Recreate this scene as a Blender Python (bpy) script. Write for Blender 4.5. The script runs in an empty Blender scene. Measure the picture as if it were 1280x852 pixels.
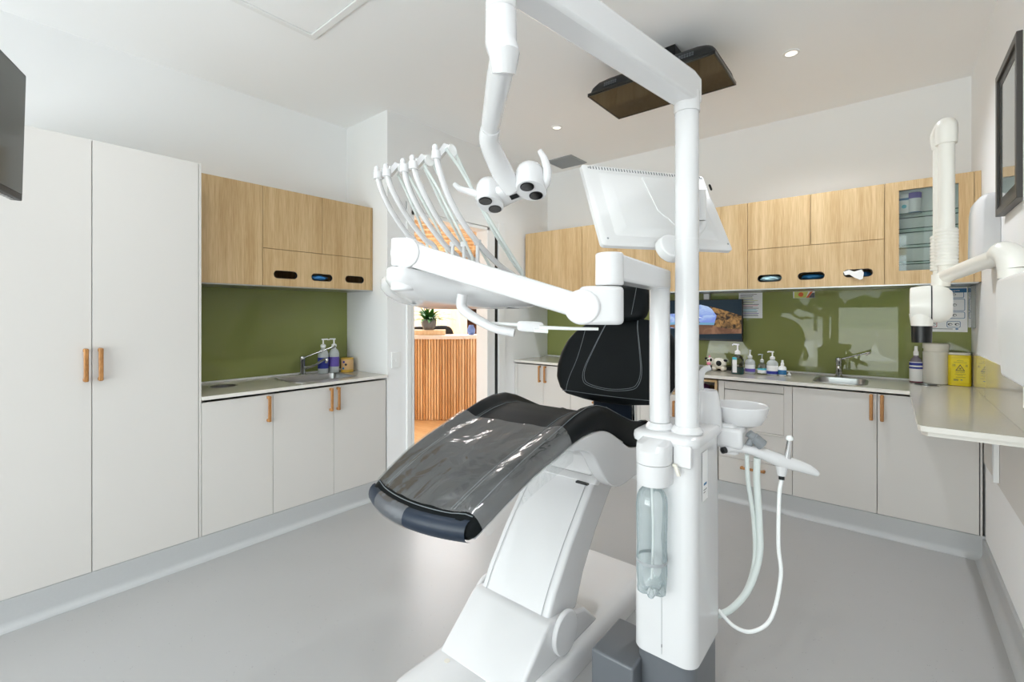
import bpy, bmesh, math, random
from mathutils import Vector, Matrix
from mathutils.geometry import delaunay_2d_cdt
random.seed(7)
COL = bpy.context.scene.collection
PI = math.pi

# ---------------------------------------------------------------- camera model (1280x852 frame)
YAW = .6874
S, CC = math.sin(YAW), math.cos(YAW)
F, Y0, H = 577., 393.4, 1.35
def _t(px): return (px-640)/F
def onX(px, py, X):
    t = _t(px); D = X/(-S+CC*t); return Vector((X, D*(CC+S*t), H-(py-Y0)*D/F))
def onY(px, py, Y):
    t = _t(px); D = Y/(CC+S*t); return Vector((D*(-S+CC*t), Y, H-(py-Y0)*D/F))
def onZ(px, py, z):
    t = _t(px); D = (H-z)*F/(py-Y0); return Vector((D*(-S+CC*t), D*(CC+S*t), z))
def onD(px, py, D):
    t = _t(px); return Vector((D*(-S+CC*t), D*(CC+S*t), H-(py-Y0)*D/F))

# ---------------------------------------------------------------- materials
def lin(c):
    if isinstance(c, str):
        c = [int(c[i:i+2], 16)/255 for i in (0, 2, 4)]
    return tuple((x/12.92 if x <= .04045 else ((x+.055)/1.055)**2.4) for x in c)+(1,)
def mat(name, col, rough=.5, metal=0, coat=0, spec=.5, trans=0, ior=1.45, emit=None, es=0, alpha=1, bump=0, bscale=200, var=0, vscale=3):
    m = bpy.data.materials.new(name); m.use_nodes = True
    nt = m.node_tree; b = nt.nodes['Principled BSDF']
    b.inputs['Base Color'].default_value = lin(col)
    b.inputs['Roughness'].default_value = rough
    b.inputs['Metallic'].default_value = metal
    b.inputs['Coat Weight'].default_value = coat
    b.inputs['Coat Roughness'].default_value = .05
    b.inputs['Specular IOR Level'].default_value = spec
    b.inputs['Transmission Weight'].default_value = trans
    b.inputs['IOR'].default_value = ior
    b.inputs['Alpha'].default_value = alpha
    if emit:
        b.inputs['Emission Color'].default_value = lin(emit); b.inputs['Emission Strength'].default_value = es
    tc = nt.nodes.new('ShaderNodeTexCoord')
    if bump:
        n = nt.nodes.new('ShaderNodeTexNoise'); n.inputs['Scale'].default_value = bscale
        bu = nt.nodes.new('ShaderNodeBump'); bu.inputs['Strength'].default_value = bump; bu.inputs['Distance'].default_value = .002
        nt.links.new(tc.outputs['Object'], n.inputs['Vector']); nt.links.new(n.outputs['Fac'], bu.inputs['Height'])
        nt.links.new(bu.outputs['Normal'], b.inputs['Normal'])
    if var:
        n = nt.nodes.new('ShaderNodeTexNoise'); n.inputs['Scale'].default_value = vscale; n.inputs['Detail'].default_value = 4
        mx = nt.nodes.new('ShaderNodeMix'); mx.data_type = 'RGBA'
        c = lin(col)
        mx.inputs[6].default_value = c; mx.inputs[7].default_value = tuple(x*(1-var) for x in c[:3])+(1,)
        nt.links.new(tc.outputs['Object'], n.inputs['Vector']); nt.links.new(n.outputs['Fac'], mx.inputs[0])
        nt.links.new(mx.outputs[2], b.inputs['Base Color'])
    return m
def wood(name, c1, c2, scale=(26, 26, 1.1), rough=.45, fine=220):
    m = bpy.data.materials.new(name); m.use_nodes = True
    nt = m.node_tree; b = nt.nodes['Principled BSDF']; L = nt.links
    tc = nt.nodes.new('ShaderNodeTexCoord'); mp = nt.nodes.new('ShaderNodeMapping'); mp.inputs['Scale'].default_value = scale
    n = nt.nodes.new('ShaderNodeTexNoise'); n.inputs['Scale'].default_value = 1; n.inputs['Detail'].default_value = 5; n.inputs['Distortion'].default_value = .4
    L.new(tc.outputs['Object'], mp.inputs[0]); L.new(mp.outputs[0], n.inputs['Vector'])
    mp2 = nt.nodes.new('ShaderNodeMapping'); mp2.inputs['Scale'].default_value = tuple(s*7 for s in scale)
    n2 = nt.nodes.new('ShaderNodeTexNoise'); n2.inputs['Scale'].default_value = 1; n2.inputs['Detail'].default_value = 2
    L.new(tc.outputs['Object'], mp2.inputs[0]); L.new(mp2.outputs[0], n2.inputs['Vector'])
    ad = nt.nodes.new('ShaderNodeMath'); ad.operation = 'MULTIPLY_ADD'; ad.inputs[1].default_value = .45
    L.new(n2.outputs['Fac'], ad.inputs[0])
    ml = nt.nodes.new('ShaderNodeMath'); ml.operation = 'MULTIPLY'; ml.inputs[1].default_value = .55
    L.new(n.outputs['Fac'], ml.inputs[0]); L.new(ml.outputs[0], ad.inputs[2])
    cr = nt.nodes.new('ShaderNodeValToRGB'); cr.color_ramp.elements[0].position = .36; cr.color_ramp.elements[1].position = .64
    cr.color_ramp.elements[0].color = lin(c2); cr.color_ramp.elements[1].color = lin(c1)
    L.new(ad.outputs[0], cr.inputs[0]); L.new(cr.outputs[0], b.inputs['Base Color'])
    b.inputs['Roughness'].default_value = rough
    return m

M_wall = mat('wall_paint', 'eff0f1', .75, bump=.05, bscale=300)
M_ceil = mat('ceiling_paint', 'f4f5f6', .85, bump=.04, bscale=300)
M_trim = mat('white_trim', 'eceded', .35)
M_cab = mat('cabinet_laminate', 'd4d1cd', .42, var=.03, vscale=2)
M_cabB = mat('cabinet_carcass', 'c9c5bf', .5)
M_oak = wood('oak_veneer', 'd3b78c', 'b59465', (30, 30, 1.2))
M_oakh = wood('oak_handle', 'c08a50', '8f5d2c', (60, 60, 8))
M_slat = wood('slat_timber', 'e2bf92', 'c59763', (12, 12, .8))
M_pale = wood('pale_timber', 'ecd5b2', 'dcbc92', (9, 9, .8))
M_top = mat('worktop_stone', 'bab5aa', .13, var=.06, vscale=60)
M_edge = mat('worktop_edge', 'e2dfd8', .3)
M_green = mat('green_glass', '8b9158', .02, spec=.3)
M_line = mat('shadow_gap', '3c3a37', .8)
M_white = mat('unit_white', 'dadadb', .2, coat=.25)
M_white2 = mat('unit_white_matt', 'e6e6e6', .4)
M_xray = mat('xray_ivory', 'eceae3', .3, coat=.2)
M_grey = mat('unit_base_grey', '63676c', .35, coat=.2)
M_chrome = mat('chrome', 'd8d8d8', .12, metal=1)
M_steel = mat('steel', 'b5b5b5', .28, metal=1)
M_black = mat('upholstery_black', '0e1214', .55, spec=.16, bump=.15, bscale=500)
M_navy = mat('upholstery_navy', '1c2736', .38, spec=.4)
M_stitch = mat('stitching', '6f7579', .7)
M_blk = mat('black_plastic', '0d0f10', .35)
M_screen = mat('black_screen', '0b0d0c', .06, spec=.6)
M_rub = mat('dark_rubber', '1a1b1d', .5)
M_hose = mat('hose_grey_green', 'd4dbd8', .45)
M_hosew = mat('hose_white', 'eef0ef', .4)
M_lens = mat('lamp_reflector', '6a6a6a', .15, metal=1)
M_label = mat('label_white', 'efefef', .5)
M_ink = mat('ink_dark', '30343a', .6)
M_blue = mat('print_blue', '2f6f9f', .5)
M_dblue = mat('print_dark_blue', '2a3590', .5)
M_purple = mat('print_purple', '6a58b0', .5)
M_cyan = mat('print_cyan', '5cc3d6', .5)
M_yel = mat('yellow_plastic', 'e3cb12', .35)
M_yel2 = mat('yellow_label', 'f0da20', .5)
M_cream = mat('cream_plastic', 'dcd8cd', .4)
M_bottle = mat('bottle_plastic', 'dfe4e4', .25, trans=.35)
M_clear = mat('clear_plastic', 'f6fbfb', .03, trans=1, ior=1.25)
M_teal = mat('teal_liquid', '2f9c98', .08, trans=.5)
M_glass = mat('shelf_glass_edge', '1f5a4c', .05, trans=.35, ior=1.3)
M_rug = mat('plush_white', 'e8e2d4', .95, bump=.6, bscale=120)
M_plblk = mat('plush_black', '17181a', .95, bump=.6, bscale=120)
M_pink = mat('plush_pink', 'e88aa0', .9)
M_leaf = mat('plant_leaf', '3d7a35', .45, var=.4, vscale=12)
M_pot = mat('pot_grey', '6c6f72', .7, bump=.5, bscale=30)
M_glove = mat('glove_blue', '3e86c6', .55, var=.3, vscale=40)
M_glove2 = mat('glove_light_blue', 'bfe6f2', .6, var=.2, vscale=40)
M_glove3 = mat('glove_deep_blue', '2f86c0', .5, var=.5, vscale=40)
M_tissue = mat('tissue_paper', 'efeeec', .9)
M_gold = mat('gold_print', 'c9a13a', .35)
M_kraft = mat('kraft_print', 'd2ab78', .5)
M_red = mat('print_red', 'b4243a', .5)
M_orange = mat('print_orange', 'd8622c', .5)
M_ygreen = mat('print_yellow_green', 'c9cf6a', .5)
M_bark = mat('tree_bark', '6a5747', .9, bump=.6, bscale=30)
M_grass = mat('lawn', '6d8250', .9, var=.3, vscale=6)
M_paveout = mat('outdoor_paving', 'b9b4aa', .8, var=.1, vscale=4)
M_hedge = mat('hedge_leaf', '5f8a43', .6, var=.4, vscale=9)
M_grille = mat('vent_grille', '9fa3a6', .5)
M_sil = mat('silicone_white', 'e9e9e6', .35)

def floor_mat():
    m = mat('vinyl_floor', 'a5a3a1', .33, spec=.4)
    nt = m.node_tree; b = nt.nodes['Principled BSDF']; L = nt.links
    tc = nt.nodes.new('ShaderNodeTexCoord')
    n = nt.nodes.new('ShaderNodeTexNoise'); n.inputs['Scale'].default_value = 1.6; n.inputs['Detail'].default_value = 5
    v = nt.nodes.new('ShaderNodeTexVoronoi'); v.inputs['Scale'].default_value = 70
    L.new(tc.outputs['Object'], n.inputs['Vector']); L.new(tc.outputs['Object'], v.inputs['Vector'])
    cr = nt.nodes.new('ShaderNodeValToRGB'); cr.color_ramp.elements[0].position = .05; cr.color_ramp.elements[1].position = .11
    cr.color_ramp.elements[0].color = lin('77736f'); cr.color_ramp.elements[1].color = (1, 1, 1, 1)
    L.new(v.outputs['Distance'], cr.inputs[0])
    mx = nt.nodes.new('ShaderNodeMix'); mx.data_type = 'RGBA'; mx.inputs[6].default_value = lin('ababac'); mx.inputs[7].default_value = lin('a3a2a0')
    L.new(n.outputs['Fac'], mx.inputs[0])
    # keep only some of the flecks
    v2 = nt.nodes.new('ShaderNodeTexNoise'); v2.inputs['Scale'].default_value = 35
    L.new(tc.outputs['Object'], v2.inputs['Vector'])
    gt = nt.nodes.new('ShaderNodeMath'); gt.operation = 'GREATER_THAN'; gt.inputs[1].default_value = .58
    L.new(v2.outputs['Fac'], gt.inputs[0])
    mu = nt.nodes.new('ShaderNodeMix'); mu.data_type = 'RGBA'; mu.blend_type = 'MULTIPLY'
    L.new(gt.outputs[0], mu.inputs[0]); L.new(mx.outputs[2], mu.inputs[6]); L.new(cr.outputs[0], mu.inputs[7])
    L.new(mu.outputs[2], b.inputs['Base Color'])
    return m
M_floor = floor_mat()
M_cove = mat('coved_skirting_vinyl', 'b9bbbc', .45, var=.06, vscale=90)
M_woodfloor = wood('timber_floor', 'dcb88a', 'c59c69', (2, 14, 1), .35)

def film_mat():
    m = bpy.data.materials.new('clear_film'); m.use_nodes = True
    nt = m.node_tree; nt.nodes.clear(); L = nt.links
    out = nt.nodes.new('ShaderNodeOutputMaterial'); tr = nt.nodes.new('ShaderNodeBsdfTransparent'); tr.inputs[0].default_value = (.93, .94, .94, 1)
    gl = nt.nodes.new('ShaderNodeBsdfGlossy'); gl.inputs['Roughness'].default_value = .12; gl.inputs[0].default_value = (1, 1, 1, 1)
    df = nt.nodes.new('ShaderNodeBsdfDiffuse'); df.inputs[0].default_value = (.75, .77, .78, 1)
    n = nt.nodes.new('ShaderNodeTexNoise'); n.inputs['Scale'].default_value = 9; n.inputs['Distortion'].default_value = 1.2
    tc = nt.nodes.new('ShaderNodeTexCoord'); L.new(tc.outputs['Object'], n.inputs['Vector'])
    bu = nt.nodes.new('ShaderNodeBump'); bu.inputs['Strength'].default_value = .5; bu.inputs['Distance'].default_value = .02
    L.new(n.outputs['Fac'], bu.inputs['Height']); L.new(bu.outputs[0], gl.inputs['Normal'])
    m1 = nt.nodes.new('ShaderNodeMixShader'); m1.inputs[0].default_value = .06
    m2 = nt.nodes.new('ShaderNodeMixShader'); m2.inputs[0].default_value = .13
    L.new(tr.outputs[0], m1.inputs[1]); L.new(df.outputs[0], m1.inputs[2])
    L.new(m1.outputs[0], m2.inputs[1]); L.new(gl.outputs[0], m2.inputs[2]); L.new(m2.outputs[0], out.inputs[0])
    return m
M_film = film_mat()
def pane_mat():
    m = bpy.data.materials.new('clear_glass_pane'); m.use_nodes = True
    nt = m.node_tree; nt.nodes.clear(); L = nt.links
    out = nt.nodes.new('ShaderNodeOutputMaterial'); tr = nt.nodes.new('ShaderNodeBsdfTransparent'); tr.inputs[0].default_value = (.94, .97, .955, 1)
    gl = nt.nodes.new('ShaderNodeBsdfGlossy'); gl.inputs['Roughness'].default_value = .02
    fr = nt.nodes.new('ShaderNodeFresnel'); fr.inputs[0].default_value = 1.5
    mx = nt.nodes.new('ShaderNodeMixShader')
    L.new(fr.outputs[0], mx.inputs[0]); L.new(tr.outputs[0], mx.inputs[1]); L.new(gl.outputs[0], mx.inputs[2]); L.new(mx.outputs[0], out.inputs[0])
    return m
M_pane = pane_mat()

M_shelfpane = bpy.data.materials.new('shelf_glass'); M_shelfpane.use_nodes = True
_n = M_shelfpane.node_tree; _n.nodes.clear(); _a = _n.nodes.new('ShaderNodeOutputMaterial'); _b = _n.nodes.new('ShaderNodeBsdfTransparent'); _b.inputs[0].default_value = (.94, .985, .965, 1)
_g = _n.nodes.new('ShaderNodeBsdfGlossy'); _g.inputs['Roughness'].default_value = .05; _x = _n.nodes.new('ShaderNodeMixShader'); _x.inputs[0].default_value = .06
_n.links.new(_b.outputs[0], _x.inputs[1]); _n.links.new(_g.outputs[0], _x.inputs[2]); _n.links.new(_x.outputs[0], _a.inputs[0])

# ---------------------------------------------------------------- mesh helpers
LOC = {}
def smooth_path(pts, n=8):
    pts = [Vector(p) for p in pts]
    if len(pts) < 3: return pts
    out = []
    for i in range(len(pts)-1):
        p0 = pts[max(i-1, 0)]; p1 = pts[i]; p2 = pts[i+1]; p3 = pts[min(i+2, len(pts)-1)]
        for k in range(n):
            t = k/n
            out.append(.5*((2*p1)+(p2-p0)*t+(2*p0-5*p1+4*p2-p3)*t*t+(3*p1-p0-3*p2+p3)*t**3))
    out.append(pts[-1]); return out
def rrect(x0, x1, y0, y1, r, n=6):
    r = min(r, (x1-x0)/2-1e-5, (y1-y0)/2-1e-5); o = []
    for cx, cy, a in ((x1-r, y1-r, 0), (x0+r, y1-r, 90), (x0+r, y0+r, 180), (x1-r, y0+r, 270)):
        for k in range(n+1):
            t = math.radians(a+90*k/n); o.append((cx+r*math.cos(t), cy+r*math.sin(t)))
    return o
def circ(cx, cy, rx, ry=None, n=28):
    ry = ry or rx
    return [(cx+rx*math.cos(2*PI*k/n), cy+ry*math.sin(2*PI*k/n)) for k in range(n)]
def inside(p, poly):
    c = False; j = len(poly)-1
    for i in range(len(poly)):
        a, b = poly[i], poly[j]
        if (a[1] > p[1]) != (b[1] > p[1]) and p[0] < (b[0]-a[0])*(p[1]-a[1])/(b[1]-a[1])+a[0]: c = not c
        j = i
    return c
AX = {'x': (Vector((0, 1, 0)), Vector((0, 0, 1)), Vector((1, 0, 0))),      # outline (y,z), extruded along x
      'y': (Vector((1, 0, 0)), Vector((0, 0, 1)), Vector((0, 1, 0))),      # outline (x,z), extruded along y
      'z': (Vector((1, 0, 0)), Vector((0, 1, 0)), Vector((0, 0, 1)))}      # outline (x,y), extruded along z
class MB:
    def __init__(s): s.bm = bmesh.new()
    def quad(s, vs, mi=0):
        f = s.bm.faces.new([s.bm.verts.new(v) for v in vs]); f.material_index = mi; return s
    def box(s, x0, x1, y0, y1, z0, z1, mi=0):
        x0, x1 = sorted((x0, x1)); y0, y1 = sorted((y0, y1)); z0, z1 = sorted((z0, z1))
        v = [s.bm.verts.new(p) for p in ((x0,y0,z0),(x1,y0,z0),(x1,y1,z0),(x0,y1,z0),(x0,y0,z1),(x1,y0,z1),(x1,y1,z1),(x0,y1,z1))]
        for f in ((3,2,1,0),(4,5,6,7),(0,1,5,4),(1,2,6,5),(2,3,7,6),(3,0,4,7)):
            s.bm.faces.new([v[i] for i in f]).material_index = mi
        return s
    def loft(s, rings, mi=0, cap=True, closed=True):
        R = [[s.bm.verts.new(p) for p in r] for r in rings]
        n = len(R[0])
        for a, b in zip(R, R[1:]):
            for i in range(n if closed else n-1):
                j = (i+1) % n
                s.bm.faces.new((a[i], a[j], b[j], b[i])).material_index = mi
        if cap and closed:
            s.bm.faces.new(R[0][::-1]).material_index = mi; s.bm.faces.new(R[-1]).material_index = mi
        return s
    def prism(s, outline, a, b, axis='z', mi=0, mtop=None):
        u, v, w = AX[axis]
        s.loft([[u*p[0]+v*p[1]+w*t for p in outline] for t in (a, b)], mi)
        return s
    def plate(s, outline, holes, a, b, axis='z', mi=0, side=None):
        u, v, w = AX[axis]
        pts = []; edges = []
        for loop in [outline]+holes:
            k = len(pts); pts += [Vector(p) for p in loop]
            edges += [(k+i, k+(i+1) % len(loop)) for i in range(len(loop))]
        vs, es, fs, *_ = delaunay_2d_cdt(pts, edges, [], 0, 1e-7)
        tri = []
        for f in fs:
            c = sum((vs[i] for i in f), Vector((0, 0)))/len(f)
            if inside(c, outline) and not any(inside(c, h) for h in holes): tri.append(f)
        for t in (a, b):
            V = [s.bm.verts.new(u*p[0]+v*p[1]+w*t) for p in vs]
            for f in tri: s.bm.faces.new([V[i] for i in f]).material_index = mi
        for loop in [outline]+holes:
            A = [s.bm.verts.new(u*p[0]+v*p[1]+w*a) for p in loop]; B = [s.bm.verts.new(u*p[0]+v*p[1]+w*b) for p in loop]
            for i in range(len(loop)):
                j = (i+1) % len(loop)
                s.bm.faces.new((A[i], A[j], B[j], B[i])).material_index = mi if side is None else side
        return s
    def tube(s, pts, r, mi=0, n=16, flat=1, up=None, cap=True):
        pts = [Vector(p) for p in pts]; k = len(pts)
        rs = r if isinstance(r, (list, tuple)) else [r]*k
        if len(rs) != k: rs = [rs[min(int(i/(k-1)*(len(rs)-1)), len(rs)-2)]*(1-(i/(k-1)*(len(rs)-1)-min(int(i/(k-1)*(len(rs)-1)), len(rs)-2)))+rs[min(int(i/(k-1)*(len(rs)-1)), len(rs)-2)+1]*(i/(k-1)*(len(rs)-1)-min(int(i/(k-1)*(len(rs)-1)), len(rs)-2)) for i in range(k)]
        T = [(pts[min(i+1, k-1)]-pts[max(i-1, 0)]).normalized() for i in range(k)]
        N = Vector(up) if up else (Vector((0, 0, 1)) if abs(T[0].z) < .9 else Vector((1, 0, 0)))
        rings = []
        for i in range(k):
            N = (N-T[i]*N.dot(T[i])).normalized(); B = T[i].cross(N)
            rings.append([pts[i]+(N*math.sin(2*PI*j/n)*flat+B*math.cos(2*PI*j/n))*rs[i] for j in range(n)])
        s.loft(rings, mi, cap); return s
    def cyl(s, a, b, r, r2=None, mi=0, n=28):
        return s.tube([a, b], [r, r if r2 is None else r2], mi, n)
    def lathe(s, c, prof, n=28, mi=0, axis=(0, 0, 1), sx=1, sy=1, cap=True):
        c = Vector(c); q = Vector((0, 0, 1)).rotation_difference(Vector(axis))
        rings = [[c+q @ Vector((max(r, 1e-5)*math.cos(2*PI*j/n)*sx, max(r, 1e-5)*math.sin(2*PI*j/n)*sy, z)) for j in range(n)] for r, z in prof]
        s.loft(rings, mi, cap); return s
    def ball(s, c, rx, ry=None, rz=None, mi=0, n=20, rot=None):
        ry = ry or rx; rz = rz or rx; c = Vector(c); m = n//2; rings = []
        for i in range(m+1):
            t = -PI/2+PI*i/m
            ring = []
            for j in range(n):
                v = Vector((rx*max(math.cos(t), 1e-4)*math.cos(2*PI*j/n), ry*max(math.cos(t), 1e-4)*math.sin(2*PI*j/n), rz*math.sin(t)))
                ring.append(c+(rot @ v if rot else v))
            rings.append(ring)
        s.loft(rings, mi); return s
    def pillow(s, c, u, v, w, hu, hv, hw, r=.03, e=4, mi=0, nu=24, nv=12, shape=None):
        """rounded super-ellipsoid slab: centre c, axes u,v,w with half sizes"""
        c = Vector(c); u = Vector(u).normalized(); v = Vector(v).normalized(); w = Vector(w).normalized()
        rings = []
        def se(a, p): return math.copysign(abs(a)**(2/p), a)
        for i in range(nv+1):
            t = -PI/2+PI*i/nv; ct = se(math.cos(t), 3.) if abs(math.cos(t)) > 1e-6 else 1e-4; st = se(math.sin(t), 3.)
            ring = []
            for j in range(nu):
                a = 2*PI*j/nu
                ring.append(c+u*hu*max(ct, 1e-3)*se(math.cos(a), e)+v*hv*max(ct, 1e-3)*se(math.sin(a), e)+w*hw*st)
            rings.append(ring)
        s.loft(rings, mi); return s
    def build(s, name, mats, parent=None, bevel=0, seg=2, ang=35, smooth=True, loc=None, subsurf=0):
        bm = s.bm
        bmesh.ops.remove_doubles(bm, verts=bm.verts, dist=1e-6)
        bmesh.ops.recalc_face_normals(bm, faces=bm.faces)
        if not isinstance(mats, (list, tuple)): mats = [mats]
        if parent is not None: base = LOC[parent.name]
        elif loc is not None: base = Vector(loc)
        else:
            xs = [v.co for v in bm.verts]
            lo = Vector(map(min, zip(*xs))); hi = Vector(map(max, zip(*xs)))
            base = Vector(((lo.x+hi.x)/2, (lo.y+hi.y)/2, lo.z))
        bmesh.ops.translate(bm, vec=-base, verts=bm.verts)
        me = bpy.data.meshes.new(name); bm.to_mesh(me); bm.free()
        for m in mats: me.materials.append(m)
        if smooth:
            for p in me.polygons: p.use_smooth = True
            me.set_sharp_from_angle(angle=math.radians(ang))
        o = bpy.data.objects.new(name, me); COL.objects.link(o)
        if parent is not None: o.parent = parent; LOC[o.name] = base.copy()
        else: o.location = base; LOC[o.name] = base.copy()
        if bevel:
            b = o.modifiers.new('bevel', 'BEVEL'); b.width = bevel; b.segments = seg; b.limit_method = 'ANGLE'; b.angle_limit = math.radians(40)
        if subsurf:
            b = o.modifiers.new('sub', 'SUBSURF'); b.levels = subsurf; b.render_levels = subsurf
        return o
def thing(name, label, cat, loc, group=None):
    o = bpy.data.objects.new(name, None); COL.objects.link(o); o.empty_display_size = .05
    o.location = loc; LOC[o.name] = Vector(loc); o['label'] = label; o['category'] = cat
    if group: o['group'] = group
    return o
def tag(o, label, cat, group=None, kind=None):
    o['label'] = label; o['category'] = cat
    if group: o['group'] = group
    if kind: o['kind'] = kind
    return o
def struct(o): o['kind'] = 'structure'; return o
def text(body, size, mat_, parent, origin, ux, uy, name='lettering', align='CENTER', depth=.0003):
    cu = bpy.data.curves.new('t', 'FONT'); cu.body = body; cu.size = size; cu.extrude = depth; cu.align_x = align; cu.align_y = 'CENTER'
    to = bpy.data.objects.new('t', cu); COL.objects.link(to)
    dg = bpy.context.evaluated_depsgraph_get(); dg.update()
    me = bpy.data.meshes.new_from_object(to.evaluated_get(dg))
    bpy.data.objects.remove(to); bpy.data.curves.remove(cu)
    ux = Vector(ux).normalized(); uy = Vector(uy).normalized(); uz = ux.cross(uy)
    R = Matrix((ux, uy, uz)).transposed().to_4x4(); R.translation = Vector(origin)-LOC[parent.name]
    me.transform(R); me.name = name; me.materials.clear(); me.materials.append(mat_)
    o = bpy.data.objects.new(name, me); COL.objects.link(o); o.parent = parent; LOC[o.name] = LOC[parent.name].copy()
    return o

# ---------------------------------------------------------------- key planes of the room
XA, XAb, XAu = -2.93, -3.49, -3.114      # left run: front, back wall, front of wall cabinets
YB, YBb, YBu = 3.61, 4.19, 3.76          # far run
XC = .402                                # right wall
YS = -2.6                                # window wall behind the camera
YR = 2.09                                # end of left recess
ZC, ZT, ZU, ZD, ZW = 2.894, 2.18, 1.545, .13, .90
def Yx(px): return onX(px, 400, XA).y
def Xy(px): return onY(px, 400, YB).x
def Xu(px): return onY(px, 400, YBu).x

# ---------------------------------------------------------------- the setting
struct(MB().box(-3.6, XC+.1, YS-.1, YBb+.1, -.1, 0).build('floor', M_floor))
struct(MB().box(-9.6, -2.99, -.2, 10, -.1, -.001).build('floor', M_woodfloor))
# ceiling with opening-free slab + access panel frame
struct(MB().box(-3.6, XC+.1, YS-.1, YBb+.1, ZC, ZC+.1).build('ceiling', M_ceil))
struct(MB().box(XAb-.1, XAb, YS, YR+.12, 0, ZC).build('wall_left', M_wall))
struct(MB().box(XAb, XA, YR, YR+.12, 0, ZC).build('wall_left', M_wall))
DY0, DY1, DZ = Yx(517)-.0, Yx(608), 2.14
WT = .12
struct(MB().box(XA-WT, XA, YR+.12, DY0-.03, 0, ZC).build('wall_left', M_wall))
struct(MB().box(XA-WT, XA, DY1+.03, YBb+.1, 0, ZC).build('wall_left', M_wall))
struct(MB().box(XA-WT, XA, DY0-.03, DY1+.03, DZ+.03, ZC).build('wall_left', M_wall))
struct(MB().box(XA, XC+.1, YBb, YBb+.1, 0, ZC).build('wall_back', M_wall))
struct(MB().box(XC, XC+.1, YS, YBb, 0, ZC).build('wall_right', M_wall))
# window wall behind the camera
WX0, WX1, WZ0, WZ1 = -3.3, .25, .12, 2.75
struct(MB().plate([(XAb, 0), (XC, 0), (XC, ZC), (XAb, ZC)], [[(WX0, WZ0), (WX1, WZ0), (WX1, WZ1), (WX0, WZ1)]], YS-.1, YS, 'y').build('wall_front', M_wall))
w = MB()
for a, b in ((WX0, WX0+.05), (WX1-.05, WX1), (-2.4, -2.34), (-1.2, -1.14)): w.box(a, b, YS-.09, YS-.02, WZ0, WZ1)
w.box(WX0, WX1, YS-.09, YS-.02, WZ0, WZ0+.05); w.box(WX0, WX1, YS-.09, YS-.02, WZ1-.05, WZ1)
wf = struct(w.build('window_1', M_trim))
g = MB().box(WX0+.05, WX1-.05, YS-.06, YS-.055, WZ0+.05, WZ1-.05).build('pane', M_pane, wf)
# door frame (recess end)
d = MB()
for y0, y1 in ((DY0-.03, DY0), (DY1, DY1+.03)): d.box(XA-WT-.01, XA+.012, y0, y1, 0, DZ+.03)
d.box(XA-WT-.01, XA+.012, DY0-.03, DY1+.03, DZ, DZ+.03)
df = struct(d.build('door_1', M_trim, bevel=.003))
y62 = Yx(620)
MB().box(XA, XA+.004, Yx(618.5), Yx(621.5), 0.0, 2.12).build('dark_gap_strip', M_blk, df)  # black strip standing in for the shaded gap beside the jamb
MB().box(XA, XA+.018, Yx(622), Yx(630), 0, 2.24).box(XA, XA+.014, DY0-.075, Yx(630), 2.175, 2.24).box(XA, XA+.016, DY0-.075, DY0-.035, 0, 2.24).build('architrave', M_trim, df, bevel=.003)
# coved skirtings
def cove(name, pts, h=ZD, t=.012, inward=None):
    """pts: straight run (a,b) on floor plan; inward: direction into the room"""
    a, b = Vector(pts[0]+(0,)), Vector(pts[1]+(0,)); n = Vector(inward+(0,))
    prof = [(0, 0), (.045, 0), (.045, .002)]+[(.045-.033*math.sin(k*PI/12), .035-.033*math.cos(k*PI/12)) for k in range(1, 7)]+[(t, h-.003), (t-.004, h), (0, h)]
    m = MB(); m.loft([[p+n*q[0]+Vector((0, 0, q[1])) for q in prof] for p in (a, b)])
    return struct(m.build(name, M_cove))
cove('baseboard_left', ((XA-.012, YS+.0), (XA-.012, YR)), inward=(1, 0))
cove('baseboard_left', ((XA, YR), (XA, DY0-.075)), inward=(1, 0))
cove('baseboard_left', ((XA, Yx(631)), (XA, YB-.05)), inward=(1, 0))
cove('baseboard_back', ((XA, YB-.0+.012), (XC, YB+.012)), inward=(0, -1))
cove('baseboard_right', ((XC, YB), (XC, YS)), h=.12, inward=(-1, 0))
# beige panel under the return worktop and glossy upstand
struct(MB().box(XC-.008, XC, 2.60, YB-.002, .54, ZW-.04).build('trim_1', M_cab))
struct(MB().box(XC-.008, XC, 2.45, YBb-.012, ZW+.001, 1.115).build('trim_2', mat('upstand_gloss', 'cfccc4', .06, coat=.4)))
struct(MB().box(XC-.016, XC-.0085, 2.55, 2.575, 1.0, ZC-.002).build('trim_3', M_trim))
# ceiling access panel
pc = onZ(393, 48, ZC)
px0, py1 = pc.x, pc.y
m = MB(); m.plate([(px0, py1-.75), (px0+.75, py1-.75), (px0+.75, py1), (px0, py1)], [[(px0+.035, py1-.715), (px0+.715, py1-.715), (px0+.715, py1-.035), (px0+.035, py1-.035)]], ZC-.012, ZC-.0006, 'z')
hatch = tag(m.build('access_panel', M_trim, bevel=.003), 'white framed square access hatch set in the ceiling', 'access panel')
MB().box(px0+.037, px0+.713, py1-.713, py1-.037, ZC-.004, ZC-.0006).build('panel', M_ceil, hatch)
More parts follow.
